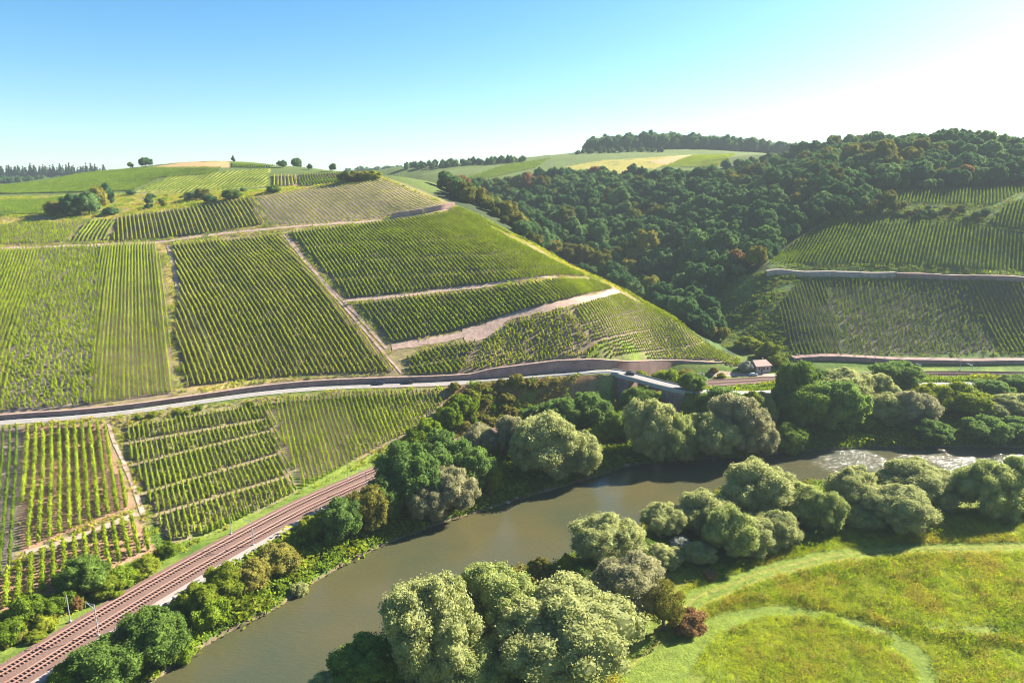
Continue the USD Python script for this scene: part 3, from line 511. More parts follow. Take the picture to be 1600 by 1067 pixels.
# low cable trough wall along the gravel path
cl = offset(rail_line[rail_line[:, 0] < -28], -8.4)
obj("trough_wall", wall_mesh(cl, RAIL_Z - 1.2, RAIL_Z + 0.5, 0.4), M["concrete"], label="low concrete trough wall beside the gravel service path", cat="wall")
MASTS = [(110, 970, 6.5, 0, "slim catenary mast beside the reddish shrub on the railway bank"), (154, 992, 7.5, 1, "catenary mast with bracket rising beside the gravel path above the round bushes"),
         (361, 834, 6.0, 0, "slim catenary mast on the grass verge under the terraced plot"), (396, 851, 7.2, 1, "catenary mast with bracket on the gravel path opposite the verge mast"),
         (544, 748, 6.5, 0, "slim mast at the foot of the dotted plot"), (573, 768, 7.0, 1, "catenary mast with bracket before the riverside trees"),
         (930, 646, 7.5, 1, "catenary mast in shade beside the bridge abutment"), (1240, 577, 6.0, 0, "lone mast before the shaded wall across the valley"),
         (1500, 578, 6.0, 0, "slim mast standing behind the open stretch of far track"), (1517, 590, 7.5, 1, "catenary mast before the open stretch of far track"), (1437, 590, 7.5, 1, "catenary mast by the round green tree at the far track")]
for u, v, hgt, arm, lab in MASTS:
    x, y, z = at_z([u], [v], RAIL_Z)[0]; z = max(RAIL_Z, float(H(x, y)))
    m = thing("catenary_mast", (x, y, z), label=lab, cat="mast", group="masts along the railway")
    obj("pole", cat([bar((0, 0, -0.5), (0, 0, hgt), 0.10, 8), trimesh.creation.box((0.5, 0.5, 0.5))]), M["steel"], m)
    if arm: obj("bracket", cat([bar((0, 0, hgt - 1.2), (-2.6, 1.2, hgt - 0.2), 0.07), bar((0, 0, hgt - 0.2), (-2.6, 1.2, hgt - 0.2), 0.05), bar((-2.6, 1.2, hgt - 0.2), (-2.7, 1.2, hgt - 1.1), 0.05)]), M["steel"], m)
x, y, z = G(427, 262)[0]
m = thing("pylon", (x, y, z), label="thin pole standing on the skyline left of the twin hilltop trees", cat="pole"); obj("pole", bar((0, 0, -1), (0, 0, 11), 0.16), M["steel"], m)

# ------------------------------------------------------------------ cars and the house
def car(loc, rz, paint, lab, L_=4.4, hgt=1.5, van=False):
    t = thing("parked_car", loc, rz, label=lab, cat="car")
    prof = [(-2.2, .35), (-2.2, .85), (-1.9, 1.0), (-1.45, 1.45 if not van else 1.75), (.5, 1.5 if not van else 1.8), (1.25, 1.0), (2.05, .85), (2.2, .6), (2.2, .35)]
    P_ = Polygon(prof); b = trimesh.creation.extrude_polygon(P_, 1.7, engine="earcut"); b.apply_transform(np.array([[1, 0, 0, 0], [0, 0, -1, .85], [0, 1, 0, 0], [0, 0, 0, 1.0]])); b.fix_normals()
    obj("body", b, paint, t)
    for s in (-1, 1):
        w = trimesh.creation.extrude_polygon(Polygon([(-1.6, 1.0), (-1.3, 1.4), (.4, 1.42), (.98, 1.0)]), 0.03, engine="earcut"); w.apply_transform(np.array([[1, 0, 0, 0], [0, 0, -1, s * .86 + .015], [0, 1, 0, 0], [0, 0, 0, 1.0]])); w.fix_normals(); obj("side_window", w, M["window"], t)
        for x in (-1.35, 1.35): obj("wheel", bar((x, s * .72, .32), (x, s * .9, .32), .32, 14), M["tyre"], t)
    obj("windscreen", trimesh.Trimesh([(.53, -.75, 1.46), (.53, .75, 1.46), (1.24, .78, 1.04), (1.24, -.78, 1.04), (.56, -.75, 1.48), (.56, .75, 1.48), (1.27, .78, 1.06), (1.27, -.78, 1.06)], [(4, 7, 6), (4, 6, 5), (0, 1, 2), (0, 2, 3), (0, 4, 5), (0, 5, 1), (3, 2, 6), (3, 6, 7)], process=False), M["window"], t)
def on_road(u, v, side):
    p = at_z([u], [v], ROAD_Z)[0]; k = int(np.argmin(np.linalg.norm(hill_road[:, :2] - p[:2], axis=1))); d = hill_road[k + 1, :2] - hill_road[k, :2]; d /= np.linalg.norm(d)
    return (hill_road[k, 0] - d[1] * side, hill_road[k, 1] + d[0] * side, hill_road[k, 2] + 0.11), math.atan2(d[1], d[0])
for u, v, sd, pt, lab in ((596, 602, 1.9, "car_blue", "dark blue car parked against the retaining wall"), (641, 600, 1.9, "car_black", "black car parked against the retaining wall, ahead of the blue one"), (980, 584, 1.6, "car_black", "black car on the road bend by the bridge")):
    l, a = on_road(u, v, sd); car(l, a, M[pt], lab)
hx, hy, hz = at_z([1188], [571], 8.5)[0]; hz = float(H(hx, hy))
ho = thing("small_house", (hx, hy, hz), 0.25, label="small house with pale pink roof at the mouth of the side valley", cat="house")
obj("wall", box((-4.2, -3, -1), (4.2, 3, 3.4)), M["plaster"], ho)
rf = trimesh.Trimesh([(-4.8, -3.6, 3.2), (4.8, -3.6, 3.2), (4.8, 3.6, 3.2), (-4.8, 3.6, 3.2), (-4.8, 0, 5.8), (3.0, 0, 5.8)], [(0, 1, 5), (0, 5, 4), (2, 3, 4), (2, 4, 5), (1, 2, 5), (0, 4, 3), (0, 3, 2), (0, 2, 1)], process=False); rf.fix_normals(); obj("roof", rf, M["roof"], ho)
obj("chimney", box((1.2, .3, 4.6), (1.7, .8, 6.6)), M["roof"], ho)
for x in (-2.4, 0.2, 2.4): obj("window", box((x - .45, -3.04, 1.1), (x + .45, -2.98, 2.3)), M["window"], ho)
obj("door", box((-1.5, -3.04, 0), (-.6, -2.98, 2.1)), M["bark"], ho)
hl = at_z([1178], [576], 8.5)[0]; car((hl[0], hl[1], float(H(hl[0], hl[1])) + 0.15), 0.1, M["car_white"], "white car standing in front of the small house")

# ------------------------------------------------------------------ foliage shapes
def cards(c, nrm, size, r, jit=0.7, asp=0.62):
    """Leaf-like quads at the points c, facing roughly along nrm."""
    n = len(c); d = nrm + r.normal(0, jit, (n, 3)); d /= np.linalg.norm(d, axis=1, keepdims=True)
    a = np.cross(d, r.normal(0, 1, (n, 3))); a /= np.linalg.norm(a, axis=1, keepdims=True); b = np.cross(d, a)
    s = (size * r.uniform(0.6, 1.35, n))[:, None]
    a, b = a * s * 0.5, b * s * 0.5 * asp
    V = np.stack([c - a, c - b, c + a, c + b], 1).reshape(-1, 3); k = np.arange(n)[:, None] * 4
    return V, np.vstack([k + [0, 1, 2], k + [0, 2, 3]])
def join(*ms):
    V, F, o = [], [], 0
    for v, f in ms: V.append(v); F.append(np.asarray(f) + o); o += len(v)
    return np.vstack(V), np.vstack(F)
ICO1, ICO0 = trimesh.creation.icosphere(1, 1.0), trimesh.creation.icosphere(0, 1.0)
def crown(seed, w, h, lobes, sub, n_cards, card, base=0.05, shape="round", core=0.82, jit=0.55, lobe=0.40, spread=0.60, sub_r=0.36):
    """A crown of big lobes, each a heap of leafy clumps, between base*h and h, w wide."""
    r = np.random.default_rng(seed); R = w / 2; zc, zr = h * (1 + base) / 2, h * (1 - base) / 2
    k = np.arange(lobes) + 0.5; ph = np.arccos(1 - 1.62 * k / lobes); th = math.pi * (1 + 5 ** 0.5) * k + r.uniform(0, 6)
    d = np.column_stack([np.cos(th) * np.sin(ph), np.sin(th) * np.sin(ph), np.cos(ph)]) + r.normal(0, .16, (lobes, 3)); d /= np.linalg.norm(d, axis=1, keepdims=True)
    ext = r.uniform(0.78, 1.22, lobes)[:, None]; wid = np.clip(1 - (d[:, 2:] + 1) / 2, .06, 1) * 1.25 if shape == "cone" else 1.0
    lc = d * ext * spread * np.column_stack([R * wid * np.ones(lobes), R * wid * np.ones(lobes), zr * np.ones(lobes)] if shape != "cone" else [R * wid[:, 0], R * wid[:, 0], np.full(lobes, zr * 1.35)])
    lr = lobe * np.minimum(R, zr * 1.1) * r.uniform(0.75, 1.25, lobes); PC, PR = [], []
    if shape == "cone": lr = lr * np.clip(wid[:, 0], .22, 1) * .8
    for c, q, e in zip(lc, lr, d):
        m = r.normal(0, 1, (sub, 3)) + e * 0.9 + [0, 0, .35]; m /= np.linalg.norm(m, axis=1, keepdims=True)
        PC.append(c + m * q * r.uniform(.70, .98, (sub, 1))); PR.append(q * sub_r * r.uniform(.65, 1.35, sub))
    PC, PR = np.vstack(PC) + [0, 0, zc], np.concatenate(PR); ms = []
    for c, q in zip(lc, lr):
        ms.append((ICO1.vertices * q * core * (1 + 0.10 * r.normal(0, 1, (len(ICO1.vertices), 1))) + c + [0, 0, zc], ICO1.faces))
    ms.append((ICO1.vertices * [R * spread * .8, R * spread * .8, zr * spread * .85] + [0, 0, zc], ICO1.faces))
    for c, q in zip(PC, PR):
        ms.append((ICO0.vertices * q * core * (1 + 0.12 * r.normal(0, 1, (len(ICO0.vertices), 1))) + c, ICO0.faces))
    ac, ar = np.vstack([PC, lc + [0, 0, zc]]), np.concatenate([PR, lr]); area = ar ** 2; area[len(PR):] *= 0.45
    cnt = np.maximum(3, (n_cards * 1.6 * area / area.sum()).astype(int)); own = np.repeat(np.arange(len(ac)), cnt)
    n = r.normal(0, 1, (len(own), 3)); n[:, 2] += 0.2; n /= np.linalg.norm(n, axis=1, keepdims=True); C_ = ac[own] + n * ar[own][:, None] * (r.uniform(.82, 1.12, (len(own), 1)) + (r.random((len(own), 1)) < .07) * r.uniform(0, .35, (len(own), 1)))
    dd, ii = cKDTree(ac).query(C_, k=min(6, len(ac))); ok = ~(dd < ar[ii] * 0.74).any(1) & (C_[:, 2] > 0.0)
    up = n[ok] + [0, 0, 0.45]; ms.append(cards(C_[ok], up / np.linalg.norm(up, axis=1, keepdims=True), np.full(ok.sum(), card), r, jit)); return join(*ms)
def trunk(seed, h, w, base):
    r = np.random.default_rng(seed); ms = []; top = h * 0.62; p0 = np.array([0, 0, -0.8])
    def limb(a, b, ra, rb):
        m = trimesh.creation.cylinder(1.0, segment=[a, b], sections=7); ax = (b - a) / np.linalg.norm(b - a); t = ((m.vertices - a) @ ax) / np.linalg.norm(b - a); c = a + np.outer(t, b - a)
        m.vertices = c + (m.vertices - c) * (ra + (rb - ra) * t)[:, None]; return m
    r0 = 0.028 * h + 0.06; k = np.array([r.normal(0, .02) * h, r.normal(0, .02) * h, h * base + 0.15 * h]); ms.append(limb(p0, k, r0, r0 * .75))
    for i in range(5):
        a = i * 1.257 + r.uniform(0, .6); e = np.array([math.cos(a) * w * .28, math.sin(a) * w * .28, r.uniform(.5, .78) * h]); ms.append(limb(k - [0, 0, .2], e, r0 * .55, r0 * .15))
    return cat(ms)
def kind(name, variants, mat, w, h, *shape, **kw):
    """Class prims of one kind of tree, each with a trunk and a crown."""
    out = []
    for k in range(variants):
        path = f"/World/Kinds/{name}_{k + 1:03d}"; stage.CreateClassPrim(path)
        usdkit.mesh(stage, path + "/crown", crown(100 * len(name) + 7 * k + 1, w, h, *shape, **kw), mat)
        usdkit.mesh(stage, path + "/trunk", trunk(k, h, w, max(0.02, kw.get("base", .05))), M["bark"]); out.append(path)
    return out, w, h
stage.CreateClassPrim("/World/Kinds")
KINDS = {
 "willow": kind("willow", 4, M["willow"], 10, 10, 22, 9, 26000, 0.26, base=0.0),
 "willow_grey": kind("willow_grey", 3, M["willow_grey"], 10, 10, 20, 9, 22000, 0.26, base=0.0),
 "willow_deep": kind("willow_deep", 3, M["willow_deep"], 10, 10, 20, 9, 22000, 0.26, base=0.0),
 "broad": kind("broad", 4, M["broad"], 10, 10, 24, 8, 15000, 0.36, base=0.0, jit=0.8),
 "acacia": kind("acacia", 3, M["acacia"], 10, 10, 26, 7, 13000, 0.38, base=0.02, jit=0.8, lobe=.32, spread=.72, core=.7),
 "yellow": kind("yellow", 3, M["yellow"], 10, 10, 16, 8, 10000, 0.42, base=-0.05, jit=0.8),
 "olive": kind("olive", 3, M["olive"], 10, 10, 18, 8, 10000, 0.40, base=-0.05, jit=0.8),
 "sparse": kind("sparse", 1, M["olive"], 10, 16, 26, 7, 6500, 0.40, base=0.10, jit=1.2, core=0.15, lobe=.30, spread=.75),
 "shrub": kind("shrub", 3, M["bank"], 10, 7, 16, 7, 6000, 0.55, base=-0.15, jit=0.8),
 "rust": kind("rust", 1, M["rust"], 10, 8, 14, 7, 5000, 0.55, base=-0.15, jit=0.9),
 "silver": kind("silver", 1, M["silver"], 10, 10, 18, 7, 8000, 0.50, base=-0.05, jit=1.0, core=.6),
 "forest": kind("forest", 6, M["forest"], 10, 10, 14, 6, 3600, 0.62, base=0.05, jit=0.7),
 "forest_warm": kind("forest_warm", 3, M["forest_warm"], 10, 10, 14, 6, 3600, 0.62, base=0.05, jit=0.7),
 "conifer": kind("conifer", 3, M["conifer"], 6, 14, 20, 5, 1600, 0.8, base=0.0, shape="cone"),
}
def put_tree(kd, x, y, w, h, i, name="riverside_tree", z=None, **t):
    paths, pw, ph = KINDS[kd]; r = np.random.default_rng(i * 13 + 5)
    return copy_of(paths[i % len(paths)], name, (x, y, (float(H(x, y)) if z is None else z) - (0.13 * h if ("bush" in name or "shrub" in name) else 0.05 * h)), r.uniform(0, 6.28), (w / pw * r.uniform(.95, 1.05), w / pw * r.uniform(.95, 1.05), h / ph), **t)
def px_tree(kd, u, vb, vt, wpx, i, name, label, group=None, catg="tree"):
    """A tree whose foot, top and width are read off the photograph."""
    vm = (vb + vt) / 2; x, y, d = ray(u, vm); n = math.hypot(x, y); slope, az = d / n, math.atan2(x, y); r = float(np.hypot(*G(u, vb)[0][:2]))
    for _ in range(12):          # the middle of the crown lies on the ray of its middle pixel
        px, py = math.sin(az) * r, math.cos(az) * r; z = float(H(px, py)); s = pxm((px, py, z)); w = wpx / s; el = math.atan2(CAM_H - z, r); half = (vb - vt) / 2 / s
        h = 2 * math.sqrt(max(half ** 2 - (w / 2 * math.sin(el)) ** 2, (0.27 * w) ** 2)) / math.cos(el); zm = z + h / 2
        if abs(slope) < 0.03: break
        r2 = (zm - CAM_H) / slope; r = 0.5 * r + 0.5 * float(np.clip(r2, r * 0.93, r * 1.07))
    put_tree(kd, px, py, w, h, i, name, label=label, cat=catg, group=group)

TREES = [
 # kind, foot u, foot v, top v, width, name, label
 ("willow", 672, 1070, 897, 150, "willow_tree", "tall pale billowing willow at the river bend, leaning over the water"),
 ("willow_deep", 778, 1010, 882, 130, "willow_tree", "darker willow squeezed between the two biggest pale willows"),
 ("willow", 882, 1062, 897, 205, "willow_tree", "broadest pale willow of all, beside the start of the meadow path"),
 ("broad", 578, 1090, 992, 120, "broadleaf_tree", "dark green tree at the water in front of the tallest willow"),
 ("willow", 520, 1108, 1047, 70, "willow_tree", "small pale willow cut by the bottom edge of the view"),
 ("willow_deep", 735, 1085, 985, 120, "willow_tree", "low shaded willow under the two biggest willows"),
 ("willow", 948, 886, 798, 105, "willow_tree", "round dense willow standing alone at the middle of the river"),
 ("willow_grey", 985, 966, 864, 115, "willow_tree", "greyish spreading willow beside the thin tree"),
 ("willow", 1037, 885, 852, 50, "willow_tree", "narrow willow between the greyish and the tall riverside willows"),
 ("sparse", 1038, 985, 905, 62, "thin_tree", "thin sparse yellow-green tree on the meadow path"),
 ("willow", 1040, 838, 781, 68, "willow_tree", "willow at the water above the silvery shrubs"),
 ("willow", 1102, 832, 763, 88, "willow_tree", "tall willow with bright top above the silvery shrubs"),
 ("silver", 1064, 860, 838, 34, "silver_shrub", "silvery shrub under the tall willow with bright top"),
 ("willow", 1092, 880, 848, 50, "willow_tree", "small pale willow next to the silvery shrub"),
 ("willow_deep", 1140, 870, 790, 80, "willow_tree", "deep green willow between two tall bright ones"),
 ("willow", 1185, 808, 714, 112, "willow_tree", "tallest willow on the meadow bank, standing before the glittering water"),
 ("willow", 1170, 864, 800, 86, "willow_tree", "willow in front of the tallest meadow willow, facing the path"),
 ("willow", 1216, 852, 795, 70, "willow_tree", "soft pale willow leaning on the tallest one's sunny side"),
 ("willow_deep", 1250, 818, 752, 82, "willow_tree", "olive willow on the shaded side of the tallest meadow willow"),
 ("willow_deep", 1288, 830, 765, 60, "willow_tree", "low dark willow between the olive and the upright willow"),
 ("willow", 1330, 798, 727, 78, "willow_tree", "upright willow with soft conical top before the glittering water"),
 ("willow", 1405, 822, 758, 112, "willow_tree", "wide arching willow just behind the white-silver bush"),
 ("willow_deep", 1348, 826, 790, 56, "willow_tree", "small willow at the foot of the upright one"),
 ("willow", 1432, 780, 722, 112, "willow_tree", "willow behind the wide arching one, at the glittering water"),
 ("silver", 1473, 798, 778, 26, "silver_shrub", "white-silver bush at the foot of the wide arching willow"),
 ("willow_deep", 1545, 806, 722, 82, "willow_tree", "round willow alone on the bank past the white-silver bush"),
 ("willow_deep", 1590, 800, 712, 70, "willow_tree", "willow cut by the edge of the view on the meadow bank"),
 ("olive", 845, 902, 868, 34, "riverside_bush", "brownish bush at the waterline beside the bright reeds"),
 ("yellow", 885, 902, 862, 30, "riverside_bush", "bright yellow-green reeds at the waterline by the round willow"),
 ("broad", 912, 915, 878, 50, "riverside_bush", "dark bush under the round dense willow"),
 ("broad", 1000, 875, 835, 50, "riverside_bush", "dark bush at the water between two willow groups"),
 # far bank, from the bottom of the view upstream
 ("broad", 165, 1076, 990, 112, "broadleaf_tree", "round dark tree below the gravel path, the lower of two"),
 ("broad", 236, 1040, 946, 96, "broadleaf_tree", "round green tree below the gravel path, the upper of two"),
 ("shrub", 100, 1085, 1035, 60, "riverside_bush", "bright bush at the bottom edge below the gravel path"),
 ("shrub", 275, 1030, 985, 50, "riverside_bush", "pale green bush above the bank rocks"),
 ("yellow", 312, 955, 903, 56, "riverside_bush", "yellowish bush beside the trough wall above the round green tree"),
 ("yellow", 352, 935, 878, 60, "riverside_bush", "golden green bush on the bank, tallest of its clump"),
 ("olive", 392, 920, 868, 58, "riverside_bush", "olive bush on the bank beside the golden one"),
 ("olive", 436, 895, 842, 66, "riverside_bush", "brown-green straggly bush on the bank slope"),
 ("shrub", 330, 975, 930, 56, "riverside_bush", "green bush below the golden one near the water"),
 ("willow", 467, 930, 908, 28, "riverside_bush", "pale silver-green bush at the waterline"),
 ("yellow", 488, 838, 800, 44, "riverside_bush", "small golden bush close to the gravel path"),
 ("acacia", 532, 846, 778, 62, "broadleaf_tree", "bright leafy tree beside the end of the visible gravel path"),
 ("olive", 574, 826, 756, 66, "broadleaf_tree", "olive tree overhanging the railway"),
 ("acacia", 640, 792, 690, 96, "acacia_tree", "feathery bluish green tree hiding the railway"),
 ("acacia", 596, 812, 745, 60, "acacia_tree", "lower feathery tree below the one hiding the railway"),
 ("willow_grey", 668, 816, 752, 62, "willow_tree", "dull grey willow low on the far bank"),
 ("willow_grey", 704, 804, 728, 70, "willow_tree", "grey-olive willow reaching the lit bank"),
 ("acacia", 690, 762, 672, 90, "acacia_tree", "tall feathery tree at the top of the riverside clump"),
 ("acacia", 738, 768, 696, 66, "acacia_tree", "feathery bright tree next to the yellow-green shrub"),
 ("yellow", 772, 766, 722, 30, "riverside_bush", "yellow-green shrub at the end of the feathery clump"),
 ("willow_grey", 752, 712, 660, 54, "willow_tree", "grey-leaved tree behind the feathery clump"),
 ("willow_grey", 800, 716, 648, 52, "willow_tree", "grey-green tree beside the biggest far-bank willow"),
 ("shrub", 700, 668, 628, 46, "riverside_bush", "bushy green shrub climbing to the road edge"),
 ("shrub", 725, 650, 612, 44, "riverside_bush", "bright shrub at the corner of the dotted vineyard"),
 ("shrub", 650, 700, 668, 40, "riverside_bush", "small shrub at the lower corner of the dotted vineyard"),
 ("shrub", 672, 690, 650, 40, "riverside_bush", "green shrub along the edge of the dotted vineyard"),
 ("willow", 858, 742, 642, 112, "willow_tree", "biggest pale willow of the far bank, standing alone"),
 ("willow", 905, 745, 668, 62, "willow_tree", "smaller willow leaning against the biggest far-bank willow"),
 ("acacia", 842, 664, 632, 56, "broadleaf_tree", "bright green tree behind the biggest far-bank willow"),
 ("acacia", 880, 668, 620, 60, "broadleaf_tree", "bright green tree under the brown slope, middle one"),
 ("acacia", 922, 672, 612, 66, "broadleaf_tree", "bright green round tree near the bridge"),
 ("yellow", 932, 694, 663, 36, "riverside_bush", "yellow-tipped bush on the shaded bank"),
 ("broad", 965, 690, 640, 50, "broadleaf_tree", "dark tree in shade below the bridge"),
 ("willow", 1018, 718, 620, 86, "willow_tree", "first willow of the row at the water below the bridge"),
 ("willow_deep", 1058, 726, 645, 64, "willow_tree", "second willow of the row at the water below the bridge"),
 ("willow", 1110, 716, 636, 82, "willow_tree", "third willow of the row, bright tufted"),
 ("willow_grey", 1152, 706, 614, 92, "willow_tree", "pinkish grey willow at the end of the row"),
 ("willow_grey", 1192, 712, 655, 52, "willow_tree", "low brownish willow touching the water"),
 ("broad", 1000, 640, 604, 56, "broadleaf_tree", "dark tree beside the bridge parapet"),
 ("yellow", 1000, 598, 567, 40, "hillside_bush", "yellow-green bush at the wall by the road bend"),
 ("shrub", 1040, 604, 574, 44, "hillside_bush", "bush before the wall past the road bend"),
 ("olive", 1075, 602, 574, 40, "hillside_bush", "olive bush before the wall, third past the bend"),
 ("silver", 1092, 606, 580, 26, "hillside_bush", "pale round bush beside the feathery valley tree"),
 ("acacia", 1138, 642, 570, 96, "acacia_tree", "wide feathery tree in the valley floor below the house"),
 ("yellow", 1172, 640, 582, 50, "broadleaf_tree", "yellowing tree next to the wide feathery valley tree"),
 ("willow_deep", 1190, 655, 598, 50, "broadleaf_tree", "dull green tree between yellowing tree and dark trees"),
 ("silver", 1166, 580, 562, 22, "hillside_bush", "pale bush beside the small house"),
 ("yellow", 1200, 560, 532, 34, "hillside_bush", "sunlit bush just above the small house"),
 ("yellow", 1168, 545, 525, 40, "hillside_bush", "sunlit bush on the slope above the small house"),
 ("yellow", 1215, 572, 552, 30, "hillside_bush", "sunlit bush beside the house roof"),
 ("broad", 1082, 634, 605, 44, "broadleaf_tree", "dark green tree before the valley road"),
 ("broad", 1050, 640, 610, 50, "broadleaf_tree", "dark bush mass before the bridge"),
 ("broad", 1244, 645, 556, 68, "broadleaf_tree", "dark tall tree on the far bank nearest the house"),
 ("broad", 1265, 670, 595, 80, "broadleaf_tree", "dark bushy tree standing at the shaded shore"),
 ("acacia", 1312, 674, 592, 78, "broadleaf_tree", "dark tree beside the pale valley willow"),
 ("willow", 1325, 634, 572, 88, "willow_tree", "pale silky willow crowning the far bank"),
 ("willow", 1372, 634, 580, 56, "willow_tree", "pale willow touching the silky one"),
 ("acacia", 1404, 612, 562, 72, "broadleaf_tree", "round green tree before the open stretch of far track"),
 ("willow", 1385, 662, 612, 70, "broadleaf_tree", "soft green tree at the far shore under the round green tree"),
 ("willow_grey", 1424, 664, 606, 72, "broadleaf_tree", "grey-green tree at the far shore"),
 ("shrub", 1345, 670, 650, 40, "broadleaf_tree", "pale bush at the foot of the dark tree"),
 ("yellow", 1462, 644, 596, 62, "broadleaf_tree", "green-gold tree beside the bright yellow-green one"),
 ("yellow", 1510, 648, 600, 82, "broadleaf_tree", "bright yellow-green tree of the far shore"),
 ("acacia", 1550, 626, 592, 52, "broadleaf_tree", "round dark bush before the valley road"),
 ("willow", 1552, 650, 632, 50, "broadleaf_tree", "pale low tree past the bright yellow-green one"),
 ("willow", 1590, 652, 612, 66, "broadleaf_tree", "pale tree cut by the edge of the view on the far shore"),
 ("acacia", 1592, 612, 584, 46, "broadleaf_tree", "dark bush at the edge of the view near the far track"),
 ("acacia", 1450, 670, 664, 60, "riverside_bush", "dark low bush in shade below the green-gold tree"),
 ("acacia", 1540, 672, 662, 70, "riverside_bush", "dark low bush in shade below the yellow-green tree"),
 ("acacia", 1595, 672, 658, 60, "riverside_bush", "dark low bush at the edge of the view by the shore"),
 ("broad", 1235, 706, 660, 56, "riverside_bush", "dark bush overhanging the river bend"),
 ("broad", 1280, 620, 575, 50, "broadleaf_tree", "dark tree behind the bushy shore tree"),
 # vineyard edge above the railway
 ("broad", 130, 926, 868, 66, "broadleaf_tree", "dark round tree between lowest vineyard and railway"),
 ("shrub", 42, 966, 925, 56, "trackside_bush", "grey-green bush at the lowest vineyard corner"),
 ("shrub", 80, 958, 930, 44, "trackside_bush", "bush beside the slim mast and reddish shrub"),
 ("shrub", 105, 945, 916, 42, "trackside_bush", "light bush below the dark round tree"),
 ("yellow", 170, 930, 898, 50, "trackside_bush", "yellow-green bush before the dark round tree"),
 ("yellow", 222, 900, 868, 48, "trackside_bush", "yellow-green bush where the grassy path ends"),
 ("shrub", 192, 915, 885, 44, "trackside_bush", "leafy bush between two yellow-green ones above the railway"),
 ("rust", 118, 952, 930, 18, "rusty_shrub", "small bright red-leaved shrub on the railway bank"),
 ("shrub", 12, 1000, 965, 50, "trackside_bush", "green bush at the edge of the view above the railway"),
 ("shrub", 262, 868, 846, 30, "trackside_bush", "small bush at the foot of the terraced plot"),
 ("rust", 1075, 985, 945, 55, "rusty_shrub", "reddish-brown weedy bush beside the thin tree"),
 ("rust", 1110, 904, 890, 24, "rusty_shrub", "small orange-brown shrub at the meadow path edge"),
 # hill top
 ("olive", 85, 336, 314, 34, "hilltop_tree", "pale bush at the low end of the hilltop tree line"),
 ("forest", 112, 338, 302, 36, "hilltop_tree", "dark tree of the hilltop tree line, second from its low end"),
 ("forest", 136, 336, 298, 34, "hilltop_tree", "dark tree in the middle of the hilltop tree line"),
 ("forest_warm", 152, 328, 294, 28, "hilltop_tree", "lighter tree near the top end of the hilltop tree line"),
 ("forest", 166, 320, 286, 22, "hilltop_tree", "tallest tree of the hilltop tree line"),
 ("forest", 172, 336, 322, 22, "hilltop_bush", "low bush under the tallest hilltop line tree"),
 ("forest", 205, 305, 297, 14, "hilltop_bush", "small bush by the corner of the sunny striped slope"),
 ("forest", 232, 319, 305, 12, "hilltop_bush", "lone round bush in the yellow scrub"),
 ("forest", 232, 326, 317, 12, "hilltop_bush", "lowest lone bush in the yellow scrub"),
 ("forest", 302, 312, 297, 24, "hilltop_bush", "bush at the yellow scrub's far end, first of three"),
 ("forest_warm", 316, 312, 293, 24, "hilltop_bush", "bush at the yellow scrub's far end, second of three"),
 ("forest", 328, 316, 304, 20, "hilltop_bush", "bush at the yellow scrub's far end, third of three"),
 ("broad", 362, 311, 299, 30, "hilltop_bush", "dark oval bush above the dark-soiled plot"),
 ("broad", 428, 301, 293, 24, "hilltop_bush", "dark flat bush by the pale stony plot's corner"),
 ("forest_warm", 545, 285, 266, 34, "hilltop_bush", "leafy bush by the hilltop rows, first of three"),
 ("forest_warm", 563, 282, 267, 28, "hilltop_bush", "leafy bush by the hilltop rows, second of three"),
 ("yellow", 583, 280, 267, 28, "hilltop_bush", "pale bush at the spur peak"),
 ("forest", 227, 261, 246, 22, "skyline_tree", "round bushy tree on the skyline at the tan field's end"),
 ("forest", 204, 263, 254, 9, "skyline_tree", "small bush on the skyline beside the round bushy tree"),
 ("conifer", 364, 254, 240, 9, "skyline_tree", "lone upright tree on the highest skyline point"),
 ("forest", 441, 262, 250, 15, "skyline_tree", "lower of the twin trees on the hilltop skyline"),
 ("forest", 463, 263, 247, 19, "skyline_tree", "taller of the twin trees on the hilltop skyline"),
 ("forest", 484, 265, 256, 8, "skyline_tree", "little tree on the skyline past the twin trees"),
 ("forest", 520, 268, 255, 11, "skyline_tree", "pointed little tree on the skyline above the dark rows"),
 ("forest_warm", 163, 268, 253, 12, "skyline_tree", "small tree on the skyline at the end of the spruce wood"),
]
for i, (kd, u, vb, vt, w, nm, lab) in enumerate(TREES):
    px_tree(kd, u, vb, vt, w, i, nm, lab, catg="shrub" if ("bush" in nm or "shrub" in nm) else "tree")

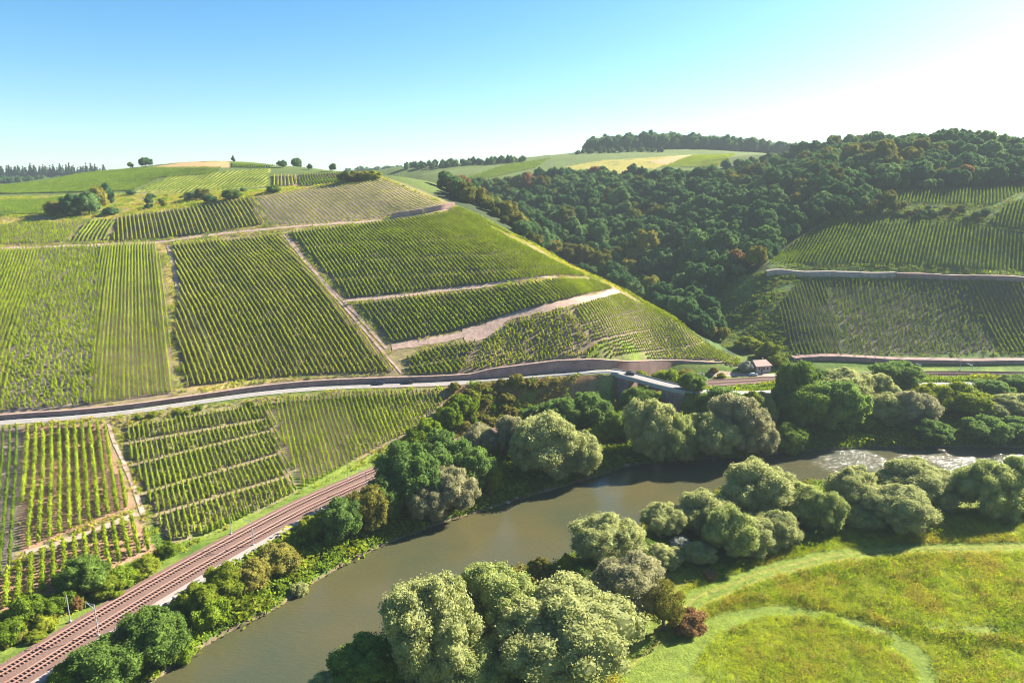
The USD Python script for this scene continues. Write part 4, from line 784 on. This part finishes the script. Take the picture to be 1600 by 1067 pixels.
# ------------------------------------------------------------------ woods across the side valley
def poisson(poly, d, r, jit=0.35):
    x0, y0, x1, y1 = poly.bounds; gx, gy = np.meshgrid(np.arange(x0, x1, d), np.arange(y0, y1, d * 0.87), indexing="ij"); gx = gx + (np.arange(gx.shape[1]) % 2)[None] * d / 2
    q = np.stack([gx.ravel(), gy.ravel()], 1) + r.uniform(-jit, jit, (gx.size, 2)) * d; return q[shapely.contains_xy(poly, q[:, 0], q[:, 1])]
def instancer(name, protos, pos, rot, scale, which, **t):
    """One object of many copies: protos are (mesh, material)."""
    pi = UsdGeom.PointInstancer.Define(stage, numbered(name)); base = str(pi.GetPath())
    for k, (m, mt) in enumerate(protos): usdkit.mesh(stage, f"{base}/shapes/shape_{k + 1:03d}", m, mt)
    pi.CreatePrototypesRel().SetTargets([Sdf.Path(f"{base}/shapes/shape_{k + 1:03d}") for k in range(len(protos))])
    pi.CreateProtoIndicesAttr(Vt.IntArray.FromNumpy(np.asarray(which, np.int32))); pi.CreatePositionsAttr(Vt.Vec3fArray.FromNumpy(np.asarray(pos, np.float32)))
    pi.CreateScalesAttr(Vt.Vec3fArray.FromNumpy(np.asarray(scale, np.float32)))
    q = np.zeros((len(pos), 4), np.float16); q[:, 2] = np.sin(np.asarray(rot) / 2); q[:, 3] = np.cos(np.asarray(rot) / 2)
    pi.CreateOrientationsAttr(Vt.QuathArray.FromNumpy(q)); tag(pi, **t); return pi
def visible(q, tol=14.0):
    """Points whose crown is not hidden behind the ground as seen from the camera."""
    x, y, z = q[:, 0], q[:, 1], q[:, 2] + 8.0; ok = np.ones(len(q), bool)
    for f in np.linspace(0.35, 0.97, 40): ok &= H(x * f, y * f) < CAM_H + (z - CAM_H) * f + 1.0
    return ok
wr = np.random.default_rng(21); Wq = []
for w in wood_polys: Wq.append(poisson(w, 9.0, wr))
vq = poisson(val, 9.0, wr); Wq.append(vq[vq[:, 1] < 520]); Wq = np.vstack(Wq)
plot_union = shapely.union_all([p["g"].buffer(2) for p in PLOTS]); Wq = Wq[~shapely.contains_xy(plot_union, Wq[:, 0], Wq[:, 1])]
Wq = np.column_stack([Wq, H(Wq[:, 0], Wq[:, 1])]); vis = visible(Wq); Wq = Wq[vis]
spur_edge = LineString([(-104, 562), (-39, 470), (18, 432), (63, 398), (90, 362), (118, 350)]); off_edge = shapely.distance(spur_edge, shapely.points(Wq[:, :2])); Wq = Wq[off_edge > 30]
gully = gpoly([(1128, 445), (1160, 432), (1212, 430), (1240, 556), (1140, 552), (1118, 500)]); Wq = Wq[~shapely.contains_xy(gully, Wq[:, 0], Wq[:, 1])]
Wq = Wq[np.linalg.norm(Wq[:, :2] - np.array([hx, hy]), axis=1) > 22]
size = wr.uniform(8, 14, len(Wq)); size[wr.random(len(Wq)) < 0.28] *= 0.6; size[wr.random(len(Wq)) < 0.12] *= 1.35; show = size * np.array([pxm(p) for p in Wq]); order = np.argsort(-show)
warm = meshkit.fbm(np.column_stack([Wq[:, :2] / 45.0, np.zeros(len(Wq))]), 3, 5); dark_top = Wq[:, 2]
big = order[:280]; big = big[np.lexsort((np.round(Wq[big, 0] / 6), -np.round(Wq[big, 1] / 18)))]
tiers = {}; pxu = 800 + FPX * Wq[:, 0] / (Wq[:, 1] * c_ + (CAM_H - Wq[:, 2]) * s_); pxv = 533.5 + FPX * ((CAM_H - Wq[:, 2]) * c_ - Wq[:, 1] * s_) / (Wq[:, 1] * c_ + (CAM_H - Wq[:, 2]) * s_)
tier = ((Wq[:, 1] - Wq[big, 1].min()) // 22).astype(int)
for t_ in sorted(set(tier[big])):
    mem = sorted([k for k in big if tier[k] == t_], key=lambda k: pxu[k])
    for n, k in enumerate(mem):
        kd = "rust" if wr.random() < 0.015 else ("forest_warm" if warm[k] + wr.normal(0, .08) - np.clip((120 - Wq[k, 2]) / 600, 0, .12) > 0.60 else "forest")
        put_tree(kd, Wq[k, 0], Wq[k, 1], size[k], size[k] * wr.uniform(.85, 1.25), int(k), "forest_tree", z=Wq[k, 2], cat="tree", group="trees of the wood across the side valley",
                 label=f"{ {'forest': 'dark green', 'forest_warm': 'olive', 'rust': 'rusty orange'}[kd]} tree of the wood, {ORD(n + 1)} from the spur in the {ORD(t_ + 1)} tier uphill")
rest = order[280:]
fm = [(crown(900 + k, 10, 10, 13, 5, 1800, 0.85, base=0.05, jit=0.7), M[["forest", "forest", "forest_warm"][k % 3]]) for k in range(6)]
wsel = np.where(warm[rest] + wr.normal(0, .08, len(rest)) - np.clip((120 - Wq[rest, 2]) / 600, 0, .12) > 0.58, 2, 0); which = np.where(wsel == 2, np.array([2, 5])[wr.integers(0, 2, len(rest))], np.array([0, 1, 3, 4])[wr.integers(0, 4, len(rest))])
sc = size[rest][:, None] / 10 * np.column_stack([np.ones(len(rest)), np.ones(len(rest)), wr.uniform(.85, 1.25, len(rest))])
instancer("distant_wood", fm, Wq[rest], wr.uniform(0, 6.28, len(rest)), sc, which, label="remaining trees of the wood covering the opposite slope", kind="stuff")

# scrub: many alike shrubs, each a thing
def scrub(px, d, kinds, lo, hi, name, label, group, seed, keep_off=(), frm=""):
    r = np.random.default_rng(seed); q = poisson(gpoly(px), d, r, .45); q = q[np.argsort(q[:, 0] / q[:, 1])]; n = 0
    for k, (x, y) in enumerate(q):
        if any(o.contains(Point(x, y)) for o in keep_off): continue
        n += 1; w = r.uniform(lo, hi); put_tree(kinds[r.integers(0, len(kinds))], x, y, w, w * r.uniform(.55, .9), k + seed, name, label=f"{ORD(n)} {label} counting from {frm}", cat="shrub", group=group)
offs = (LineString(road_mid[:, :2]).buffer(4.5), LineString(rail_mid[:, :2]).buffer(7.0))
scrub([(705, 608), (830, 598), (960, 592), (975, 612), (900, 636), (800, 660), (735, 682), (700, 660)], 4.0, ["olive", "olive", "yellow", "olive", "shrub"], 3.0, 6.5, "embankment_shrub", "shrub on the dry road embankment", "scrub on the road embankment", 300, offs, frm="the dotted vineyard")
scrub([(190, 655), (300, 640), (420, 625), (424, 630), (300, 648), (195, 664)], 3.6, ["shrub", "yellow"], 2.2, 3.6, "roadside_shrub", "low shrub between road and terraced plot", "shrubs below the road verge", 310, offs, frm="the grassy path")
scrub([(1395, 322), (1545, 330), (1530, 345), (1400, 345)], 7.5, ["forest", "olive"], 3.5, 7, "slope_shrub", "dim shrub between far slope's vineyard strips", "shrubs on the far vineyard slope", 320, frm="the wood")
scrub([(1112, 440), (1195, 440), (1205, 500), (1218, 548), (1130, 535), (1105, 500)], 16, ["broad", "shrub", "forest"], 3.0, 6.5, "slope_shrub", "shrub on the shaded grass slope", "shrubs on the shaded grass slope", 330, frm="the spur")
scrub([(0, 992), (60, 960), (150, 925), (240, 880), (250, 890), (160, 945), (60, 1000), (0, 1025)], 5.0, ["shrub", "yellow", "olive"], 2.4, 5.0, "trackside_shrub", "low shrub on the railway bank", "shrubs on the railway bank", 340, offs, frm="the bottom corner")
scrub([(215, 305), (320, 302), (400, 300), (380, 308), (240, 325)], 19, ["forest", "yellow"], 3.0, 6.0, "scrub_shrub", "small shrub in the yellow hilltop scrub", "shrubs in the yellow scrub", 350, frm="the tree line")
scrub([(300, 965), (400, 905), (480, 860), (500, 880), (440, 930), (340, 985)], 5.5, ["yellow", "shrub", "shrub"], 2.0, 3.6, "bank_shrub", "golden-olive shrub between gravel path and river", "shrubs on the lower river bank", 360, offs, frm="the rocks")
scrub([(1000, 585), (1120, 578), (1150, 590), (1060, 600), (1010, 600)], 5.5, ["yellow", "olive", "shrub"], 3.0, 5.0, "cutting_shrub", "shrub under the spur's low wall", "shrubs in the railway cutting", 370, offs, frm="the bridge")
rk = np.random.default_rng(4)
for k, (u, v, w) in enumerate(((276, 1032, 1.4), (284, 1024, 2.2), (296, 1018, 1.6), (566, 870, 1.0), (793, 789, 1.3), (806, 783, 1.5), (980, 731, 1.6))):
    x, y, z = at_z([u], [v - 4], 0.1)[0]; w *= 0.8; m = trimesh.creation.icosphere(2, 1.0); m.vertices *= (0.75 + 0.5 * meshkit.noise(m.vertices * 1.6 + k * 7, k))[:, None] * [w, w * .75, w * .45]; m.vertices += [x, y, max(0.1, float(H(x, y)))]
    obj("bank_rock", m, M["rock"], smooth=35, label=f"{ORD(k + 1)} pale rock at the far bank waterline, in order upstream", cat="rock", group="pale rocks along the far bank")
# far woods that read as one mass
def far_wood(name, px, Y, d, hs, kd, label, depth=60, seed=3):
    r = np.random.default_rng(seed); a = at_y([p[0] for p in px], [p[1] for p in px], Y); line = dense(a[:, :2], d); P_ = []
    for k in range(int(depth / d)): P_.append(line + np.array([0, k * d]) + r.uniform(-.4, .4, line.shape) * d)
    P_ = np.vstack(P_); P_ = np.column_stack([P_, H(P_[:, 0], P_[:, 1])])
    pr = [(crown(700 + k, 6, 14, 16, 4, 700, 1.2, base=0.0, shape="cone"), M["conifer"]) for k in range(3)] if kd == "conifer" else [(crown(720 + k, 10, 10, 12, 4, 900, 1.1, base=0.0), M["forest"]) for k in range(4)]
    s = hs / (14 if kd == "conifer" else 10) * r.uniform(.8, 1.2, len(P_)); instancer(name, pr, P_ - np.array([0, 0, 0.16 * hs]), r.uniform(0, 6.28, len(P_)), np.column_stack([s, s, s * r.uniform(.9, 1.15, len(P_))]), r.integers(0, len(pr), len(P_)), label=label, kind="stuff")
far_wood("spruce_forest", [(-80, 275), (0, 276), (80, 273), (150, 268)], 1400, 11, 26, "conifer", "dark spruce forest on the far plateau behind the hill")
far_wood("far_wood", [(-60, 288), (0, 286), (60, 281), (130, 270)], 1150, 12, 12, "broad", "low bluish wood in front of the spruce forest", 40)
far_wood("far_wood", [(545, 266), (580, 262), (620, 264)], 1500, 13, 20, "broad", "dark wooded knoll beyond the spur peak", 120)
far_wood("far_wood", [(930, 245), (1000, 243), (1100, 242), (1180, 243), (1235, 246)], 1150, 13, 22, "broad", "dark broadleaf wood on the plateau beyond the yellow meadow", 110)
far_wood("hedge_trees", [(640, 279), (700, 272), (760, 259), (815, 250)], 1000, 11, 9, "broad", "line of hedge trees along the far ridge", 36)
far_wood("hedge_trees", [(905, 251), (960, 249), (1030, 245)], 1080, 11, 7, "broad", "scattered hedge trees at the far yellow meadow edge", 22)
far_wood("hedge_trees", [(1140, 262), (1180, 256), (1230, 252)], 800, 10, 9, "broad", "hedge trees along the light green far field", 20)

# ------------------------------------------------------------------ vines
def vine_hedge(seed, L_=1.15, w=0.75, h=1.85, n=30, card=0.42):
    r = np.random.default_rng(seed); c = np.column_stack([r.uniform(-L_ / 2, L_ / 2, n), r.normal(0, w * .30, n), r.uniform(.45, h, n)])
    nr = np.column_stack([np.zeros(n), np.sign(c[:, 1]) * .8, r.uniform(.2, 1.0, n)]); core = trimesh.creation.icosphere(0, 1.0); v = core.vertices * [L_ * .55, w * .34, h * .36] + [0, 0, h * .56]
    return join((v, core.faces), cards(c, nr, np.full(n, card), r, .6))
def vine_stake(seed, w=1.3, h=2.15, n=30, card=0.46):
    r = np.random.default_rng(seed); z = r.uniform(.3, h, n); a = r.uniform(0, 6.28, n); q = w * .5 * np.sqrt(np.clip(1.15 - z / h, .15, 1)) * r.uniform(.4, 1.1, n)
    c = np.column_stack([np.cos(a) * q, np.sin(a) * q, z]); core = trimesh.creation.icosphere(0, 1.0); v = core.vertices * [w * .30, w * .30, h * .38] + [0, 0, h * .52]
    return join((v, core.faces), cards(c, np.column_stack([np.cos(a), np.sin(a), np.full(n, .5)]), np.full(n, card), r, .6))
VH = [vine_hedge(s) for s in range(8)]; VS = [vine_stake(s) for s in range(8)]; VY = [vine_hedge(s + 20, w=.5, h=1.3, n=14, card=.34) for s in range(6)]
def stamp(protos, pos, rot, scale, which):
    V, F, o = [], [], 0
    for k, (v, f) in enumerate(protos):
        s = np.nonzero(which == k)[0]
        if not len(s): continue
        ca, sa = np.cos(rot[s])[:, None], np.sin(rot[s])[:, None]; vv = v[None] * scale[s][:, None]
        q = np.stack([vv[..., 0] * ca - vv[..., 1] * sa, vv[..., 0] * sa + vv[..., 1] * ca, vv[..., 2]], -1) + pos[s][:, None]
        V.append(q.reshape(-1, 3)); F.append((f[None] + (np.arange(len(s)) * len(v))[:, None, None]).reshape(-1, 3) + o); o += q.size // 3
    return np.vstack(V), np.vstack(F)
vr = np.random.default_rng(33)
for p in PLOTS:
    a, b = GP(p["d"])[:, :2]; d = (b - a) / np.linalg.norm(b - a); n = np.array([-d[1], d[0]]); ang = math.atan2(d[1], d[0]); g = p["g"].buffer(-0.3)
    for ln in p.get("br", []):
        g = g.difference(LineString(GP(dense(ln, 10))[:, :2]).buffer(p.get("bw", 0.55)))
    cs = np.array(g.envelope.exterior.coords) if not g.is_empty else np.zeros((1, 2)); t0, t1 = (cs @ n).min(), (cs @ n).max(); l0, l1 = (cs @ d).min() - 5, (cs @ d).max() + 5
    step = {"hedge": 1.1, "stake": 1.5, "young": 1.3}[p["st"]]; protos = {"hedge": VH, "stake": VS, "young": VY}[p["st"]]; mt = M[p["m"]]
    rows = []
    for q in np.arange(t0 + p["s"] * .5, t1, p["s"]):
        x = g.intersection(LineString([n * q + d * l0, n * q + d * l1])); segs = [s for s in getattr(x, "geoms", [x]) if s.geom_type == "LineString" and s.length > 2.5]
        pts = []
        for s in segs:
            k = int(s.length / step); e = np.array(s.coords); u = e[0] + (e[1] - e[0]) * ((np.arange(k) + .5) / max(k, 1))[:, None]; pts.append(u)
        if pts: rows.append(np.vstack(pts))
    def fill(pt):
        keep = vr.random(len(pt)) > p.get("gap", 0.015); pt = pt[keep]; m = len(pt); pos = pt + vr.normal(0, p.get('jit', .07), pt.shape); pos = np.column_stack([pos, H(pos[:, 0], pos[:, 1]) - .05])
        vig = 0.72 + 0.5 * meshkit.fbm(np.column_stack([pt / 9.0, np.zeros(m)]), 3, 9); sc = p.get('big', 1.0) * np.column_stack([np.ones(m), vr.uniform(.85, 1.2, m) * vig, vr.uniform(.85, 1.15, m) * vig])
        return pos, np.full(m, ang) + vr.normal(0, .12, m) + (vr.integers(0, 4, m) * math.pi / 2 if p["st"] == "stake" else vr.integers(0, 2, m) * math.pi), sc, vr.integers(0, len(protos), m)
    if p.get("obj"):
        mid = np.array([r.mean(0) for r in rows]); px = 800 + FPX * mid[:, 0] / (mid[:, 1] * c_); seq = np.argsort(px if p["first"] == "left" else -px)
        for c, k in enumerate(seq):
            pos, rot, sc, wh = fill(rows[k])
            if not len(pos): continue
            t = thing("vine_row", label=f"{ORD(c + 1)} vine row from {p['frm']} in the {p['obj']}", cat="vine row", group=f"vine rows of the {p['obj']}")
            obj("foliage", stamp(protos, pos, rot, sc, wh), mt, t)
            st = pos[::5] if p["st"] == "hedge" else pos[::2]
            sk = stamp([(np.array([(-.04, -.04, 0), (.04, -.04, 0), (.04, .04, 0), (-.04, .04, 0), (-.04, -.04, 2.15), (.04, -.04, 2.15), (.04, .04, 2.15), (-.04, .04, 2.15)]), np.array([(0, 1, 5), (0, 5, 4), (1, 2, 6), (1, 6, 5), (2, 3, 7), (2, 7, 6), (3, 0, 4), (3, 4, 7), (4, 5, 6), (4, 6, 7)]))], st, np.zeros(len(st)), np.ones((len(st), 3)), np.zeros(len(st), int))
            tag(obj("stakes", sk, M["stake"], t), kind="stuff")
    else:
        pos, rot, sc, wh = fill(np.vstack(rows))
        LAB = dict(A="green vineyard at the edge of the view beside the purple-soiled plot", B="dense vineyard of staked plants on purple soil, upper slope", E="large terraced vineyard below the pink stone wall", H="speckled yellow-green vineyard in the middle of the spur",
                   I="vineyard on the spur tip with diagonal gaps", J="dark leafy vineyard beside the red-earth plot", P="pale stony vineyard with thin rows below the spur peak", R="bushy vineyard below the hilltop tree line's shadow", S="green vineyard beside the hilltop tree line",
                   T="smooth green vineyard covering the hill's rounded flank", U="sunny striped vineyard on the rounded hill", W="dark-green hilltop vineyard above the pale stony plot", X="small dark vineyard on the very hilltop", R1="shaded vineyard with grid of glowing rows across the valley",
                   R2="broad shaded vineyard of dotted plants across the valley", R3="shaded vineyard with strong slanting stripes across the valley", R4="half-shaded vineyard above the grey terrace wall", R5="small sunlit vineyard patch at the edge of the view on the far slope",
                   R6="dim vineyard strip under the wooded crest", Y1="light green field beside the yellow far meadow", Y2="smooth green field on the far ridge")
        instancer("vineyard", [(m, mt) for m in protos], pos, rot, sc, wh, label=LAB[p["k"]], cat=None, kind="stuff")

# ------------------------------------------------------------------ ground cover
gr_ = np.random.default_rng(55)
def tuft(seed, n, w, h, card):
    r = np.random.default_rng(seed); c = np.column_stack([r.normal(0, w * .4, (n, 2)), r.uniform(.05, 1, n) * h]); return cards(c, np.column_stack([r.normal(0, .5, (n, 2)), np.full(n, 1.0)]), np.full(n, card), r, .5, .55)
def scatter(name, poly, d, mats, size, label, seed, thr=None, tall=1.0, minz=0.05, noise_s=9.0, blades=26, card=.42):
    r = np.random.default_rng(seed); q = poisson(poly, d, r, .5); q = np.column_stack([q, H(q[:, 0], q[:, 1])]); q = q[q[:, 2] > minz]
    f = meshkit.fbm(np.column_stack([q[:, :2] / noise_s, np.zeros(len(q))]), 3, seed)
    if thr is not None: q, f = q[f > thr], f[f > thr]
    s = size * r.uniform(.6, 1.3, len(q)) * (0.6 + f); pr = [(tuft(seed * 10 + k, blades, 1.0, .8, card), M[mats[k % len(mats)]]) for k in range(2 * len(mats))]
    wh = (r.integers(0, 2, len(q)) * len(mats) + np.clip(((f - .3) * 2.5 * len(mats) + r.normal(0, .5 if len(mats) < 6 else 2.2, len(q))).astype(int), 0, len(mats) - 1))
    instancer(name, pr, q - [0, 0, .05], r.uniform(0, 6.28, len(q)), np.column_stack([s, s, s * tall]), wh, label=label, kind="stuff")
road_buf, rail_buf = LineString(hill_road[:, :2]).buffer(4.2), LineString(rail_mid[:, :2]).buffer(9.2)
bank_poly = Polygon(np.vstack([far_bank[:, :2], offset(rail_mid, -9.0)[::-1, :2]])).buffer(0).difference(river.buffer(-0.5)).difference(rail_buf).difference(road_buf)
bank_poly = bank_poly.intersection(shapely.box(-140, 90, 330, 420))
scatter("bank_herbs", bank_poly, 1.55, ["bank", "bank", "bank", "yellow"], 1.9, "tangle of nettles and herbs along the far river bank", 61)
nb = Polygon(np.vstack([near_bank[:, :2], offset(near_bank, -17)[::-1, :2]])).buffer(0).difference(river.buffer(.3))
scatter("bank_herbs", nb, 1.8, ["bank", "bank", "olive"], 1.5, "herbs and brambles under the meadow-side willows", 62)
mown = shapely.union_all([gpoly(m) for m in MOWN_PX]); view = gpoly([(860, 1120), (1000, 985), (1100, 895), (1350, 815), (1500, 795), (1700, 790), (1700, 1120)]).difference(river.buffer(3))
scatter("meadow_weeds", view.difference(mown), 0.85, ["weeds", "weeds", "weeds", "weeds", "weeds", "weeds", "weeds_dry"], 0.95, "tall yellow-green weeds covering the riverside meadow", 63, thr=0.20, tall=1.1, blades=44, card=.24)

scatter("mown_grass", mown.intersection(view), 1.1, ["bank", "bank", "weeds"], 0.55, "short green grass on the mown strips of the meadow", 64, thr=0.25, tall=.7, blades=30, card=.25)
for k_, ln_ in enumerate(([(1085, 968), (1150, 938), (1230, 935), (1300, 948), (1390, 975), (1470, 990), (1640, 1012)], [(1290, 962), (1330, 985), (1385, 1000)])):
    scatter("ditch_reeds", LineString(GP(dense(ln_, 8))[:, :2]).buffer(1.3), 0.8, ["weeds", "olive", "weeds_dry"], 0.95, ("dark ragged reeds along the long ditch beside the mown strip", "short line of tall reeds inside the mown strip's bend")[k_], 65 + k_, tall=1.3, blades=40, card=.28)
scatter("weed_mounds", view.difference(mown.buffer(1.0)).difference(gpoly([(1060, 1090), (1100, 1020), (1200, 972), (1340, 985), (1430, 1040), (1440, 1090)])), 1.9, ["bank", "weeds", "olive", "bank"], 1.15, "lumpy darker weed mounds along the meadow track", 68, thr=0.53, tall=1.5, noise_s=5.0, blades=40, card=.30)
emb = Polygon([(p_[0], p_[1]) for p_ in offset(hill_road[(hill_road[:, 0] > -18) & (hill_road[:, 0] < 46)], -3.4)] + [(p_[0], p_[1]) for p_ in offset(rail_mid[(rail_mid[:, 0] > -35) & (rail_mid[:, 0] < 46)], 6.5)[::-1]]).buffer(0)
scatter("embankment_grass", emb, 1.15, ["weeds_dry", "olive", "olive", "bank"], 1.5, "dry brown grass covering the road embankment", 69)
# rough grass between the plots, on verges and on the shaded slope
taken = shapely.union_all([p["g"].buffer(0.3) for p in PLOTS] + [LineString(road_mid[:, :2]).buffer(3.4), LineString(wall_mid[:, :2]).buffer(2.2), LineString(rail_mid[:, :2]).buffer(8.6)] + [LineString(l_[:, :2]).buffer(w_ * .5) for l_, w_ in TRACKS])
scatter("dry_grass", hill_poly.difference(taken), 1.9, ["weeds_dry", "weeds_dry", "weeds", "bank"], 1.1, "dry grass growing between vineyard plots and along tracks", 71, thr=0.33)
low_poly = gpoly([(-70, 664), (100, 658), (300, 634), (500, 612), (705, 606), (705, 640), (620, 720), (480, 790), (330, 858), (200, 925), (0, 1040), (-70, 1080)]).difference(taken)
scatter("verge_grass", low_poly, 1.7, ["bank", "weeds", "weeds_dry"], 1.1, "green verge grass along the railway and lower plots", 72, thr=0.3)
scatter("slope_grass", gpoly([(1110, 440), (1200, 425), (1300, 335), (1400, 300), (1640, 290), (1640, 556), (1230, 560), (1130, 545)]).difference(taken), 2.4, ["bank", "olive", "bank"], 1.5, "rough shaded grass on the slope across the valley", 73, thr=0.25)
# ------------------------------------------------------------------ the air
haze = usdkit.material(stage, L + "valley_haze", {"v": ("principled_volume", {"color": (0.80, 0.91, 1.0), "density": 0.00006, "anisotropy": 0.15})}, volume="v.volume")
obj("haze", box((-4200, -4200, -4.5), (4200, 4200, 245)), haze, kind="stuff", label="thin bluish haze filling the valley")
